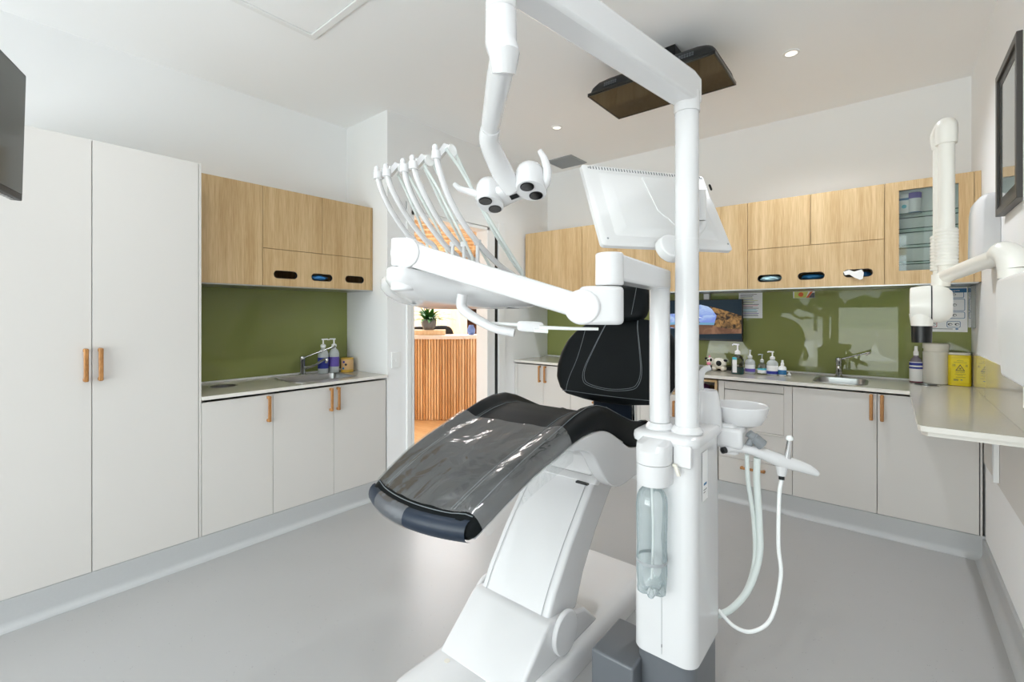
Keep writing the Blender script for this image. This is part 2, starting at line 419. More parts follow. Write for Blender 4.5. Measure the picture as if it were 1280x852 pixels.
# vent and downlights
vc = onZ(708, 202, ZC)
v = tag(MB().plate(rrect(vc.x-.15, vc.x+.15, vc.y-.15, vc.y+.15, .004), [rrect(vc.x-.135, vc.x+.135, vc.y-.135, vc.y+.135, .003)], ZC-.008, ZC, 'z').build('ceiling_vent', M_grille), 'square grey air vent grille in the ceiling', 'vent')
sl = MB()
for k in range(14): sl.box(vc.x-.134, vc.x+.134, vc.y-.13+k*.019, vc.y-.119+k*.019, ZC-.006, ZC-.001)
sl.build('louvre', M_grille, v)
MB().box(vc.x-.134, vc.x+.134, vc.y-.134, vc.y+.134, ZC-.0009, ZC).build('backing', M_line, v)
M_led = mat('downlight_glow', 'ffffff', .3, emit='fff6e8', es=.75)
for q, lab in (((989, 66), 'recessed downlight in the ceiling to the right of the ceiling screen'), ((696, 159), 'recessed downlight in the ceiling between lamp arm and air vent')):
    c = onZ(*q, ZC)
    t = tag(MB().plate(circ(c.x, c.y, .045), [circ(c.x, c.y, .032)], ZC-.006, ZC, 'z').build('downlight', M_trim), lab, 'downlight', 'ceiling downlights')
    MB().cyl((c.x, c.y, ZC-.003), (c.x, c.y, ZC-.0002), .031).build('bulb', M_led, t)

dl0, dl1 = onZ(989, 66, ZC), onZ(696, 159, ZC)  # four more downlights, added out of view to even out the room light
for x, y, lab in ((dl0.x, .45, 'added downlight out of view above the dental unit posts, nearer the window'), (dl1.x, .45, 'added downlight out of view above the foot of the chair'), (dl0.x, -1.6, 'added downlight out of view by the window on the right wall side'), (dl1.x, -1.6, 'added downlight out of view by the window on the left wall side')):
    t = tag(MB().plate(circ(x, y, .045), [circ(x, y, .032)], ZC-.006, ZC-.0005, 'z').build('downlight', M_trim), lab, 'downlight', 'ceiling downlights')
    MB().cyl((x, y, ZC-.003), (x, y, ZC-.0006), .031).build('bulb', M_led, t)

# ---------------------------------------------------------------- joinery helpers
def vhandle_A(parent, y, z0, z1, x=XA):      # bar handle standing off the left run
    m = MB(); m.box(x+.02, x+.032, y-.009, y+.009, z0, z1)
    m.box(x, x+.022, y-.009, y+.009, z0, z0+.018); m.box(x, x+.022, y-.009, y+.009, z1-.018, z1)
    return m.build('handle', M_oakh, parent, bevel=.005, seg=3)
def vhandle_B(parent, x, z0, z1, y=YB):
    m = MB(); m.box(x-.009, x+.009, y-.032, y-.02, z0, z1)
    m.box(x-.009, x+.009, y-.022, y, z0, z0+.018); m.box(x-.009, x+.009, y-.022, y, z1-.018, z1)
    return m.build('handle', M_oakh, parent, bevel=.005, seg=3)
def hhandle_B(parent, x0, x1, z, y=YB):
    m = MB(); m.box(x0, x1, y-.032, y-.02, z-.009, z+.009)
    m.box(x0, x0+.018, y-.022, y, z-.009, z+.009); m.box(x1-.018, x1, y-.022, y, z-.009, z+.009)
    return m.build('handle', M_oakh, parent, bevel=.005, seg=3)
G = .0015
# ---- left run: tall cabinet
yT1 = Yx(248.3)
yTm = Yx(115)
t = thing('tall_cabinet', 'full height pale two-door storage cabinet left of the sink recess', 'cabinet', (-3.2, yTm, ZD))
MB().box(XAb+.002, XA-.019, yTm-.44, yT1, ZD, ZT-.002).build('body', M_cabB, t)
for a, b, hp in ((yTm-.44, yTm, onX(106.5, 400, XA).y), (yTm, yT1, onX(125, 400, XA).y)):
    dr = MB().box(XA-.018, XA, a+G, b-G, ZD+.002, ZT).build('door', M_cab, t, bevel=.001)
    vhandle_A(dr, hp, onX(116, 476, XA).z, onX(116, 435, XA).z)
MB().box(XAb+.002, XA, yT1+.0015, Yx(252)-.001, ZD, ZT).build('end_panel', M_cab, t, bevel=.001)
# ---- left base cabinets
yL0 = Yx(252); yL1 = Yx(341.3); yL2 = Yx(417.2); yL3 = YR-.012
ZB = ZW-.035
def base_A(y0, y1, label, doors):
    t = thing('base_cabinet', label, 'cabinet', (-3.2, (y0+y1)/2, ZD), 'pale base cabinets under the worktops')
    m = MB(); m.box(XAb+.002, XA-.019, y0+.001, y0+.016, ZD, ZB); m.box(XAb+.002, XA-.019, y1-.016, y1-.001, ZD, ZB); m.box(XAb+.002, XA-.019, y0+.016, y1-.016, ZD, ZD+.016); m.box(XAb+.002, XAb+.01, y0+.016, y1-.016, ZD+.016, ZB)
    m.build('body', M_cabB, t)
    for a, b, hy in doors:
        dr = MB().box(XA-.018, XA, a+G, b-G, ZD+.002, ZB).build('door', M_cab, t, bevel=.001)
        vhandle_A(dr, hy, onX(338, 526, XA).z, onX(338, 494, XA).z)
base_A(yL0, yL1, 'single-door pale base cabinet beside the tall cabinet, under the left worktop', [(yL0, yL1, yL1-.03)])
base_A(yL1, yL3, 'two-door pale base cabinet under the sink of the left recess', [(yL1, yL2, yL2-.026), (yL2, yL3, yL2+.026)])
# ---- left worktop with sink cut-out and waste chute hole
s0, s1 = onZ(352, 470, ZW), onZ(437, 470, ZW)
syc = (onX(395, 470, XA-.27).y); sk = (XA-.45, XA-.10, syc-.22, syc+.24)
ch = onZ(279, 482.5, ZW)
holeA = rrect(sk[0], sk[1], sk[2], sk[3], .06)
chA = circ(ch.x, ch.y, .075)
wa = MB(); wa.plate([(XAb+.001, yL0+.001), (XA+.012, yL0+.001), (XA+.012, YR-.002), (XAb+.001, YR-.002)], [holeA, chA], ZW-.02, ZW, 'z', 0, 1)
tag(wa.build('worktop', [M_top, M_edge]), 'stone worktop in the left recess below the green splashback', 'worktop')
def sink(x0, x1, y0, y1, label, drain):
    m = MB(); r = .055
    o = rrect(x0-.012, x1+.012, y0-.012, y1+.012, r+.01); i = rrect(x0+.004, x1-.004, y0+.004, y1-.004, r); b = rrect(x0+.02, x1-.02, y0+.02, y1-.02, r)
    rings = [[(p[0], p[1], ZW+.0006) for p in o], [(p[0], p[1], ZW+.0025) for p in o], [(p[0], p[1], ZW+.002) for p in i], [(p[0], p[1], ZW-.14) for p in b]]
    m.loft(rings, cap=False); f = m.bm.faces.new([m.bm.verts.new((p[0], p[1], ZW-.14)) for p in b])
    s = tag(m.build('sink', M_steel), label, 'sink')
    MB().cyl((drain[0], drain[1], ZW-.139), (drain[0], drain[1], ZW-.135), .03).build('drain', M_chrome, s)
sink(sk[0], sk[1], sk[2], sk[3], 'inset stainless steel sink in the left worktop', ((sk[0]+sk[1])/2, syc))
def chute(c, r, lab):
    tag(MB().lathe((c.x, c.y, 0), [(r+.008, ZW+.0004), (r+.008, ZW+.002), (r-.002, ZW+.002), (r-.004, ZW-.08), (r-.012, ZW-.08), (r-.012, ZW-.079)], cap=False).build('chute_ring', M_steel), lab, 'waste chute')
    return
chute(ch, .072, 'round waste chute hole in the left worktop beside the tall cabinet')
# ---- left splashback
tag(MB().box(XAb+.001, XAb+.008, yL0+.004, YR-.002, ZW+.012, ZU+.03).build('splashback', M_green), 'glossy olive green glass splashback in the left recess', 'splashback')
struct(MB().box(XAb+.001, XAb+.012, yL0+.004, YR-.002, ZW+.0005, ZW+.011).build('trim_4', M_sil))
# ---- left wall cabinets
def XuA(px): return onX(px, 400, XAu).y
a0, a1, a2, a3 = yL0+.002, XuA(328.3), XuA(403), YR-.004
zJ = onX(328.3, 309.4, XAu).z
def carc_A(t, y0, y1, z0, z1, m_=None):
    m = MB(); th = .016
    m.box(XAb+.002, XAu-.019, y0+.0005, y0+th, z0, z1); m.box(XAb+.002, XAu-.019, y1-th, y1-.0005, z0, z1)
    m.box(XAb+.002, XAu-.019, y0+th, y1-th, z0, z0+th); m.box(XAb+.002, XAu-.019, y0+th, y1-th, z1-th, z1); m.box(XAb+.002, XAb+.01, y0+th, y1-th, z0+th, z1-th)
    m.build('body', m_ or M_oak, t)
t = thing('wall_cabinet', 'tall single-door oak wall cabinet next to the tall pale cabinet', 'cabinet', (-3.3, (a0+a1)/2, ZU), 'oak wall cabinets')
carc_A(t, a0, a1, ZU, ZT); MB().box(XAu-.018, XAu, a0+G, a1-G, ZU-.004, ZT).build('door', M_oak, t, bevel=.0008)
t = thing('wall_cabinet', 'oak wall cabinet with slotted flap at the right end of the left recess', 'cabinet', (-3.3, (a1+a3)/2, ZU), 'oak wall cabinets')
carc_A(t, a1, a3, ZU, ZT)
MB().box(XAb+.01, XAu-.019, a1+.016, a3-.016, zJ-.008, zJ+.008).build('shelf', M_oak, t)
for a, b in ((a1, a2), (a2, a3-.018)): MB().box(XAu-.018, XAu, a+G, b-G, zJ+.0015, ZT).build('door', M_oak, t, bevel=.0008)
MB().box(XAu-.018, XAu+.0, a3-.016, a3-.0005, ZU-.004, ZT).build('end_panel', M_oak, t, bevel=.0008)
slotsA = [onX(357.2, 343.4, XAu), onX(402.6, 346.8, XAu), onX(443.4, 349.3, XAu)]
holes = [rrect(c.y-.078, c.y+.078, c.z-.026, c.z+.026, .026) for c in slotsA]
MB().plate([(a1+G, ZU-.004), (a3-.018-G, ZU-.004), (a3-.018-G, zJ-.0015), (a1+G, zJ-.0015)], holes, XAu-.018, XAu, 'x').build('flap_door', M_oak, t)
for c in slotsA:
    MB().plate(rrect(c.y-.0778, c.y+.0778, c.z-.0258, c.z+.0258, .0258), [rrect(c.y-.074, c.y+.074, c.z-.0225, c.z+.0225, .0225)], XAu-.0175, XAu+.0005, 'x').build('slot_trim', M_rub, t)
def blob(name, c, rx, ry, rz, m_, lab, cat, grp=None):
    mb = MB(); n = 26; rings = []
    for i in range(14):
        tt = -PI/2+PI*i/13; ring = []
        for j in range(n):
            a = 2*PI*j/n; k = 1+.12*math.sin(5*a+3*tt)*math.cos(tt)+.06*random.uniform(-1, 1)*math.cos(tt)
            ring.append(Vector(c)+Vector((rx*max(math.cos(tt), 1e-3)*math.cos(a)*k, ry*max(math.cos(tt), 1e-3)*math.sin(a)*k, rz*math.sin(tt)*(1+.0*k))))
        rings.append(ring)
    mb.loft(rings); return tag(mb.build(name, m_), lab, cat, grp)
c = slotsA[1]
def gbox(name, x0, x1, y0, y1, z0, z1, m_, lab, cat='glove box'):
    return tag(MB().box(x0, x1, y0, y1, z0, z1).build(name, m_, bevel=.002), lab, cat)
blob('examination_gloves', (XAu-.045, c.y-.006, c.z-.002), .038, .064, .019, M_glove, 'blue disposable gloves showing in the middle slot of the left oak flap', 'gloves')
struct(MB().box(XAb+.03, XAu+.0, a0, a3, ZU-.012, ZU-.0045).build('trim_5', M_steel))

# ---------------------------------------------------------------- back run
b0, b1, b2 = Xy(647), Xy(679), Xy(713)
def body_B(t, x0, x1, z0=ZD, z1=ZB, m_=None, yf=YB, yb=YBb):
    m = MB(); th = .016
    m.box(x0+.001, x0+th, yf+.019, yb-.002, z0, z1); m.box(x1-th, x1-.001, yf+.019, yb-.002, z0, z1)
    m.box(x0+th, x1-th, yf+.019, yb-.002, z0, z0+th); m.box(x0+th, x1-th, yb-.01, yb-.002, z0+th, z1)
    m.build('body', m_ or M_cabB, t)
def base_B(x0, x1, label):
    return thing('base_cabinet', label, 'cabinet', ((x0+x1)/2, 3.9, ZD), 'pale base cabinets under the worktops')
hz0, hz1 = onY(1103, 526, YB).z, onY(1103, 493.5, YB).z
t = base_B(b0, b2, 'two-door pale base cabinet in the far corner left of the dental chair'); body_B(t, b0, b2)
for a, b, hx in ((b0, b1, b1-.035), (b1, b2, b1+.03)):
    dr = MB().box(a+G, b-G, YB, YB+.018, ZD+.002, ZB).build('door', M_cab, t, bevel=.001); vhandle_B(dr, hx, hz0, hz1)
MB().box(XA+.002, b0-.001, YB, YB+.03, ZD, ZB).build('end_panel', M_cab, t)
b3 = Xy(800); zq = onY(713, 500, YB).z
t = base_B(b2, b3, 'pale drawer base cabinet mostly hidden behind the black backrest'); body_B(t, b2, b3)
zz = [ZD+.002, .38, .64, ZB]
for k in range(3):
    dr = MB().box(b2+G, b3-G, YB, YB+.018, zz[k]+G, zz[k+1]-G).build('drawer', M_cab, t, bevel=.001); hhandle_B(dr, (b2+b3)/2-.1, (b2+b3)/2+.1, zz[k+1]-.06)
b4 = Xy(896.5); zn = onY(888, 497.5, YB).z
t = base_B(b3, b4, 'pale base cabinet with an open oak niche on top, behind the two white posts'); body_B(t, b3, b4)
bm_ = (b3+b4)/2-.03
for a, b, hx in ((b3, Xy(836), None), (Xy(836), b4, Xy(840)+.02)):
    dr = MB().box(a+G, b-G, YB, YB+.018, ZD+.002, zn-.004).build('door', M_cab, t, bevel=.001)
    vhandle_B(dr, hx if hx else Xy(836)-.03, onY(840, 522, YB).z, onY(840, 500, YB).z)
m = MB(); th = .016
m.box(b3+.018, b4-.002, YB-.002, YBb-.02, zn, zn+th); m.box(b3+.018, b4-.002, YB-.002, YBb-.02, ZB-th, ZB); m.box(b3+.018, b3+.018+th, YB-.002, YBb-.02, zn+th, ZB-th); m.box(b4-.002-th, b4-.002, YB-.002, YBb-.02, zn+th, ZB-th)
m.build('niche', M_oak, t)
tag(MB().pillow(((b3+b4)/2+.10, YB+.14, zn+.05), (1, 0, 0), (0, 1, 0), (0, 0, 1), .10, .09, .033).build('folded_cloth', mat('cloth_purple', '7a4a86', .9)), 'purple folded cloth inside the open oak niche', 'cloth')
b5, b6, b7 = Xy(990.5), Xy(1096.3), Xy(1224.5)
t = base_B(b4, b5, 'pale base cabinet with a framed front above two drawers, behind the spittoon bowl'); body_B(t, b4, b5)
zt, zm = onY(985, 547.5, YB).z, onY(972, 582, YB).z
i0, i1 = Xy(905), Xy(980)
MB().plate([(b4+.012, zt), (b5-G, zt), (b5-G, ZB), (b4+.012, ZB)], [[(i0, zt+.012), (i1, zt+.012), (i1, ZB-.005), (i0, ZB-.005)]], YB, YB+.018, 'y').build('front_frame', M_cab, t)
MB().box(i0+.002, i1-.002, YB+.004, YB+.016, ZB-.055, ZB-.007).box(i0+.002, i1-.002, YB+.007, YB+.017, zt+.014, ZB-.06).build('infill_panel', M_cab, t, bevel=.001)
for z0, z1, q in ((zm, zt-.002, 551), (ZD+.002, zm-.003, 586)):
    dr = MB().box(b4+.012, b5-G, YB, YB+.018, z0, z1).build('drawer', M_cab, t, bevel=.001)
    hhandle_B(dr, Xy(926), Xy(957), onY(941, q, YB).z)
t = base_B(b5, b7, 'wide two-door pale base cabinet under the far sink'); body_B(t, b5, b7)
for a, b, hx in ((b5, b6, Xy(1089)), (b6, b7, Xy(1102.5))):
    dr = MB().box(a+G, b-G, YB, YB+.018, ZD+.002, ZB).build('door', M_cab, t, bevel=.001); vhandle_B(dr, hx, hz0, hz1)
MB().box(b7+.003, XC-.012, YB, YB+.03, ZD, ZB).build('end_panel', M_cab, t)
# worktop: L shape with sink and chute
sx0, sx1 = onZ(1013, 476, ZW).x+.02, onZ(1082, 479, ZW).x-.0
sk = (sx0, sx1, YB+.09, YB+.42)
cB = onZ(1157, 480.8, ZW); XR = .085; YE = 2.50
outl = [(XA+.002, YB-.012), (XR, YB-.012), (XR, YE+.03), (XR+.008, YE+.008), (XR+.03, YE), (XC-.001, YE), (XC-.001, YBb-.001), (XA+.002, YBb-.001)]
wb = MB(); wb.plate(outl, [rrect(sk[0], sk[1], sk[2], sk[3], .06), circ(cB.x, cB.y, .062)], ZW-.022, ZW, 'z', 0, 1)
wt = tag(wb.build('worktop', [M_top, M_edge]), 'long L-shaped stone worktop along the far wall returning on the right wall', 'worktop')
MB().plate([(XR+.012, YE+.04), (XR+.03, YE+.012), (XC-.002, YE+.012), (XC-.002, YB-.014), (XR+.012, YB-.014)], [], ZW-.040, ZW-.0222, 'z').build('underlay', M_edge, wt)
MB().box(XC-.03, XC-.009, 3.12, 3.145, .56, ZW-.0405).box(XC-.22, XC-.03, 3.12, 3.145, ZW-.07, ZW-.0405).build('bracket', M_trim, wt, bevel=.002)
sink(sk[0], sk[1], sk[2], sk[3], 'inset stainless steel sink in the far worktop', ((sk[0]+sk[1])/2, YB+.25))
chute(cB, .059, 'round waste chute hole in the far worktop in front of the white tub')
tag(MB().box(XA+.002, XC-.001, YBb-.008, YBb-.001, ZW+.012, ZU+.03).build('splashback', M_green), 'long glossy olive green glass splashback behind the far worktop', 'splashback')
struct(MB().box(XA+.002, XC-.001, YBb-.013, YBb-.001, ZW+.0005, ZW+.011).build('trim_6', M_sil))
# wall cabinets
def cab_B(x0, x1, label, full=True):
    t = thing('wall_cabinet', label, 'cabinet', ((x0+x1)/2, 3.95, ZU), 'oak wall cabinets'); m = MB(); th = .016
    m.box(x0+.0005, x0+th, YBu+.019, YBb-.002, ZU, ZT); m.box(x1-th, x1-.0005, YBu+.019, YBb-.002, ZU, ZT)
    m.box(x0+th, x1-th, YBu+.019, YBb-.002, ZU, ZU+th); m.box(x0+th, x1-th, YBu+.019, YBb-.002, ZT-th, ZT); m.box(x0+th, x1-th, YBb-.01, YBb-.002, ZU+th, ZT-th)
    m.build('body', M_oak, t); return t
def door_B(t, x0, x1, z0=ZU-.004, z1=ZT): return MB().box(x0+G, x1-G, YBu, YBu+.018, z0, z1).build('door', M_oak, t, bevel=.0008)
u = [Xu(v) for v in (656.6, 727.5, 770, 818.7, 873.7, 934.5, 1105.8, 1218)]
u[0] = max(u[0], XA+.004)
for i, lab in ((0, 'oak wall cabinet in the far left corner of the far wall run'), (1, 'oak wall cabinet above the black backrest, second in the far wall run'), (2, 'oak wall cabinet behind the bent white arm, third in the far wall run'), (3, 'oak wall cabinet behind the tall white post, fourth in the far wall run'), (4, 'oak wall cabinet right of the tall white post, above the wall monitor')):
    t = cab_B(u[i], u[i+1], lab); door_B(t, u[i], u[i+1])
t = cab_B(u[5], u[6], 'wide oak wall cabinet with two doors and a slotted flap beside the glass cabinet')
zJ = (onY(934.8, 313.4, YBu).z+onY(1105.8, 297.4, YBu).z)/2; xm = Xu(1013)
MB().box(u[5]+.016, u[6]-.016, YBu+.02, YBb-.01, zJ-.008, zJ+.008).build('shelf', M_oak, t)
door_B(t, u[5], xm, zJ+.0015); door_B(t, xm, u[6], zJ+.0015)
slotsB = [onY(961.8, 347.6, YBu), onY(1013.8, 344.6, YBu), onY(1072.3, 341, YBu)]
MB().plate([(u[5]+G, ZU-.004), (u[6]-G, ZU-.004), (u[6]-G, zJ-.0015), (u[5]+G, zJ-.0015)], [rrect(c.x-.078, c.x+.078, c.z-.026, c.z+.026, .026) for c in slotsB], YBu, YBu+.018, 'y').build('flap_door', M_oak, t)
for c in slotsB: MB().plate(rrect(c.x-.0778, c.x+.0778, c.z-.0258, c.z+.0258, .0258), [rrect(c.x-.074, c.x+.074, c.z-.0225, c.z+.0225, .0225)], YBu-.0005, YBu+.0175, 'y').build('slot_trim', M_rub, t)
c = slotsB[0]; blob('examination_gloves', (c.x, YBu+.040, c.z), .067, .040, .0212, M_glove2, 'light blue gloves filling the left slot of the far oak flap', 'gloves')
c = slotsB[1]; blob('examination_gloves', (c.x, YBu+.052, c.z-.003), .066, .040, .018, M_glove3, 'deep blue gloves in the middle slot of the far oak flap', 'gloves')
c = slotsB[2]
m = MB(); P = [(-.085, .012), (-.05, .022), (-.02, .010), (.02, .022), (.035, .0), (.03, -.04), (.012, -.045), (-.02, -.03), (-.05, -.008), (-.075, -.012)]
m.loft([[Vector((c.x+p[0]*(.9 if k == 1 else .75), YBu+(.03 if k == 0 else -.012-.008*math.sin(i*1.9)), c.z+p[1]*(1 if k else .6)*(.9 if not k else 1))) for i, p in enumerate(P)] for k in (0, 1)])
tag(m.build('tissue', M_tissue), 'white paper tissue hanging out of the right slot of the far oak flap', 'tissue')
blob('examination_gloves', (c.x+.03, YBu+.085, c.z-.012), .035, .045, .026, M_glove, 'blue patterned glove pack just behind the hanging white tissue', 'gloves')
# glass cabinet
t = cab_B(u[6], u[7], 'oak wall cabinet with a glass door and glass shelves near the right wall')
gA, gB_ = onY(1123.7, 238, YBu), onY(1198.5, 335, YBu)
dr = MB().plate([(u[6]+G, ZU-.004), (u[7]-G, ZU-.004), (u[7]-G, ZT), (u[6]+G, ZT)], [[(gA.x, gB_.z), (gB_.x, gB_.z), (gB_.x, gA.z), (gA.x, gA.z)]], YBu, YBu+.018, 'y').build('door', M_oak, t)
MB().box(gA.x-.004, gB_.x+.004, YBu+.0182, YBu+.0188, gB_.z-.004, gA.z+.004).build('glass_pane', M_pane, dr)
MB().box(u[6]+.0165, u[7]-.0165, YBu+.215, YBu+.22, ZU+.017, ZT-.017).box(u[6]+.0162, u[6]+.0172, YBu+.022, YBu+.214, ZU+.017, ZT-.017).box(u[7]-.0172, u[7]-.0162, YBu+.022, YBu+.214, ZU+.017, ZT-.017).box(u[6]+.018, u[7]-.018, YBu+.022, YBu+.214, ZU+.0162, ZU+.0168).box(u[6]+.018, u[7]-.018, YBu+.022, YBu+.214, ZT-.0168, ZT-.0162).build('brightening_liner', mat('brightening_liner_pale', 'fafcfb', .5), t)  # pale lining, its back set forward to brighten the cabinet interior
shz = [onY(1123.7, v, YBu+.03).z for v in (267.7, 286.7, 306.9, 327.7)]
for z in shz:
    sf = MB().box(u[6]+.018, u[7]-.017, YBu+.03, YBu+.21, z-.003, z+.003).build('glass_shelf', [M_glass, M_shelfpane], t, smooth=False)
    for pl_ in sf.data.polygons:
        if abs(pl_.normal.z) > .5: pl_.material_index = 1
MB().box(u[7]+.001, XC-.001, YBu, YBu+.03, ZU-.004, ZT).build('filler_panel', M_oak, t)
struct(MB().box(XA+.01, XC-.01, YBu, YBb-.03, ZU-.012, ZU-.0045).build('trim_7', M_steel))
# things on top glass shelf
q = onY(1130, 265, YBu+.1); z = shz[0]+.0035
o = thing('medicine_box', 'white and blue carton on the top glass shelf beside a bottle', 'box', (q.x, q.y, z))
MB().box(q.x-.028, q.x+.028, q.y-.02, q.y+.02, z, z+.13).build('carton', M_label, o, bevel=.001)
MB().box(q.x-.0282, q.x+.0282, q.y-.0206, q.y-.0201, z+.09, z+.104).build('printed_band', M_blue, o)
MB().cyl((q.x, q.y-.0201, z+.05), (q.x, q.y-.0206, z+.05), .012).build('emblem', M_cyan, o)
q = onY(1143, 265, YBu+.1)
o = thing('supplement_bottle', 'white bottle with a purple top band on the top glass shelf', 'bottle', (q.x, q.y, z))
MB().lathe((q.x, q.y, z), [(.033, 0), (.035, .004), (.035, .085), (.034, .095)]).build('body', M_label, o)
MB().lathe((q.x, q.y, z+.0952), [(.035, 0), (.035, .034), (.032, .037)]).build('cap', M_purple, o)
MB().lathe((q.x, q.y, z+.002), [(.0352, 0), (.0356, .001), (.0356, .007), (.0352, .008)]).build('printed_band', M_blue, o)

# ---------------------------------------------------------------- taps
def tap(base, d_sp, d_lv, lab, size=1.0):
    """mixer tap: base point, spout direction, lever end"""
    b = Vector(base); o = thing('mixer_tap', lab, 'tap', b)
    MB().lathe(b, [(.026, 0), (.026, .006), (.02, .01), (.019, .10), (.021, .105), (.021, .135), (.012, .142)]).build('body', M_chrome, o)
    sp = b+Vector(d_sp)
    MB().tube(smooth_path([b+Vector((0, 0, .045)), b+(sp-b)*.5+Vector((0, 0, .012)), sp, sp+Vector((0, 0, -.03))], 6), .010).build('spout', M_chrome, o)
    lv = b+Vector(d_lv)
    MB().tube([b+Vector((0, 0, .125)), lv], [.0055, .0045]).tube([lv-(lv-b).normalized()*.03, lv], [.005, .009]).build('lever', M_chrome, o)
bt = onX(378, 468, XA-.49); bt.z = ZW+.001
tap(bt, (.16, .10, .12), (.17, .17, .215), 'chrome mixer tap with long lever behind the left sink')
bt = onY(1048.5, 470, YBb-.09); bt.z = ZW+.001
tap(bt, (.01, -.17, .09), (.18, -.03, .19), 'chrome mixer tap with long lever behind the far sink')
# ---------------------------------------------------------------- bottles
def pump_bottle(c, r, h, neck, lab, body=M_bottle, bands=(), pump=True, dirn=(-1, 0, 0), sy=.8, cat='bottle', spray=False, grp=None, liquid=None, head=M_label):
    c = Vector(c); o = thing('pump_bottle' if not spray else 'spray_bottle', lab, cat, c, grp)
    MB().lathe(c, [(r*.9, 0), (r, .004), (r, h*.74), (r*.8, h*.86), (r*.38, h*.95), (r*.38, h)], sy=sy).build('body', body, o)
    if liquid: MB().lathe(c+Vector((0, 0, .003)), [(r*.95, 0), (r*.95, h*.35)], sy=sy).build('liquid', liquid, o)
    for z0, z1, m_ in bands:
        MB().lathe(c, [(r*1.0, z0*h), (r*1.018, z0*h+.0005), (r*1.018, z1*h-.0005), (r*1.0, z1*h)], sy=sy).build('label', m_, o)
    if pump:
        q = c+Vector((0, 0, h+.0002)); d = Vector(dirn)
        m = MB(); m.lathe(q, [(r*.45, 0), (r*.45, neck*.28), (r*.2, neck*.38), (r*.13, neck*.42), (r*.13, neck*.9)])
        m.tube([q+Vector((0, 0, neck*.93))-d*r*.25, q+Vector((0, 0, neck*.95))+d*r*.7, q+Vector((0, 0, neck*.85))+d*r*.85], r*.13)
        m.build('pump', head, o)
    elif spray:
        q = c+Vector((0, 0, h+.0002)); m = MB(); m.lathe(q, [(r*.42, 0), (r*.42, neck*.4), (r*.3, neck*.5), (r*.26, neck)]); m.build('nozzle', head, o)
    return o
GB = 'bottles on the far worktop'
def onBc(px, yy=3.90): v = onY(px, 450, yy); v.z = ZW+.0015; return v
# left recess
GA = 'bottles on the left worktop'
v = onX(404, 460, XAb+.12); v.z = ZW+.001
pump_bottle(v, .042, .20, .065, 'white pump bottle with a dark blue label, next to the left tap', bands=((.2, .62, M_dblue),), dirn=(.3, 1, 0), sy=.9, grp=GA)
v = onX(417.5, 460, XAb+.13); v.z = ZW+.001
pump_bottle(v, .042, .20, .065, 'white pump bottle with a purple label, left of the printed tin', bands=((.25, .62, M_purple),), dirn=(-.3, -1, 0), sy=.9, grp=GA)
v = onX(434, 460, XAb+.16); v.z = ZW+.001
o = thing('printed_tin', 'brown and gold printed round tin at the end of the left worktop', 'tin', v)
MB().lathe(v, [(.045, 0), (.047, .003), (.047, .105), (.045, .108)]).build('body', M_kraft, o)
MB().lathe(v+Vector((0, 0, .0)), [(.0472, .0), (.0476, .001), (.0476, .02), (.0472, .021)]).build('printed_band', M_gold, o)
MB().lathe(v+Vector((0, 0, .1082)), [(.048, -.008), (.0485, 0), (.046, .003)]).build('lid', M_gold, o)
for a, z, m_ in ((-1.1, .08, M_dblue), (-.75, .06, M_ink), (-1.2, .03, M_blue)):
    dd = Vector((math.cos(a), math.sin(a), 0)); MB().cyl(v+dd*.0465+Vector((0, 0, z)), v+dd*.0482+Vector((0, 0, z)), .009).build('printed_dot', m_, o)
# far worktop
pump_bottle(onBc(922, 3.80), .043, .15, .078, 'tall clear pump bottle of teal liquid beside the cow plush', body=M_clear, liquid=M_teal, bands=(), dirn=(-1, 0, 0), grp=GB)
v = onBc(919, 3.765)
bo = [o for o in bpy.data.objects if o.get('label', '').startswith('tall clear pump')][0]
MB().box(v.x-.018, v.x+.012, 3.761, 3.7625, ZW+.015, ZW+.13).build('label', M_label, bo)
MB().box(v.x-.018, v.x+.012, 3.7598, 3.7606, ZW+.112, ZW+.13).build('printed_band', M_cyan, bo)
pump_bottle(onBc(937.5), .036, .118, .06, 'white pump bottle with a purple band, second from the cow plush', bands=((.12, .32, M_purple), (.33, .58, M_label)), dirn=(0, 1, 0), grp=GB)
pump_bottle(onBc(952.5), .030, .09, .062, 'small clear foam bottle with a cyan label between two white bottles', body=M_clear, bands=((.1, .36, M_label), (.37, .5, M_cyan)), dirn=(-1, 0, 0), grp=GB, head=M_bottle)
pump_bottle(onBc(965.5), .038, .118, .058, 'white pump bottle with a dark blue band and its nozzle to the left', bands=((.08, .26, M_dblue), (.27, .6, M_label)), dirn=(-1, 0, 0), grp=GB)
pump_bottle(onBc(978), .027, .078, .036, 'small white spray bottle with a bright blue label, last in the far row', bands=((.12, .55, M_blue),), pump=False, spray=True, grp=GB, body=M_label)
v = onBc(986.5, 3.95)
tag(MB().lathe(v, [(.012, 0), (.013, .003), (.009, .012), (.004, .022)]).build('dispenser_cap', M_label), 'tiny loose white cap on the far worktop beside the row of bottles', 'cap')
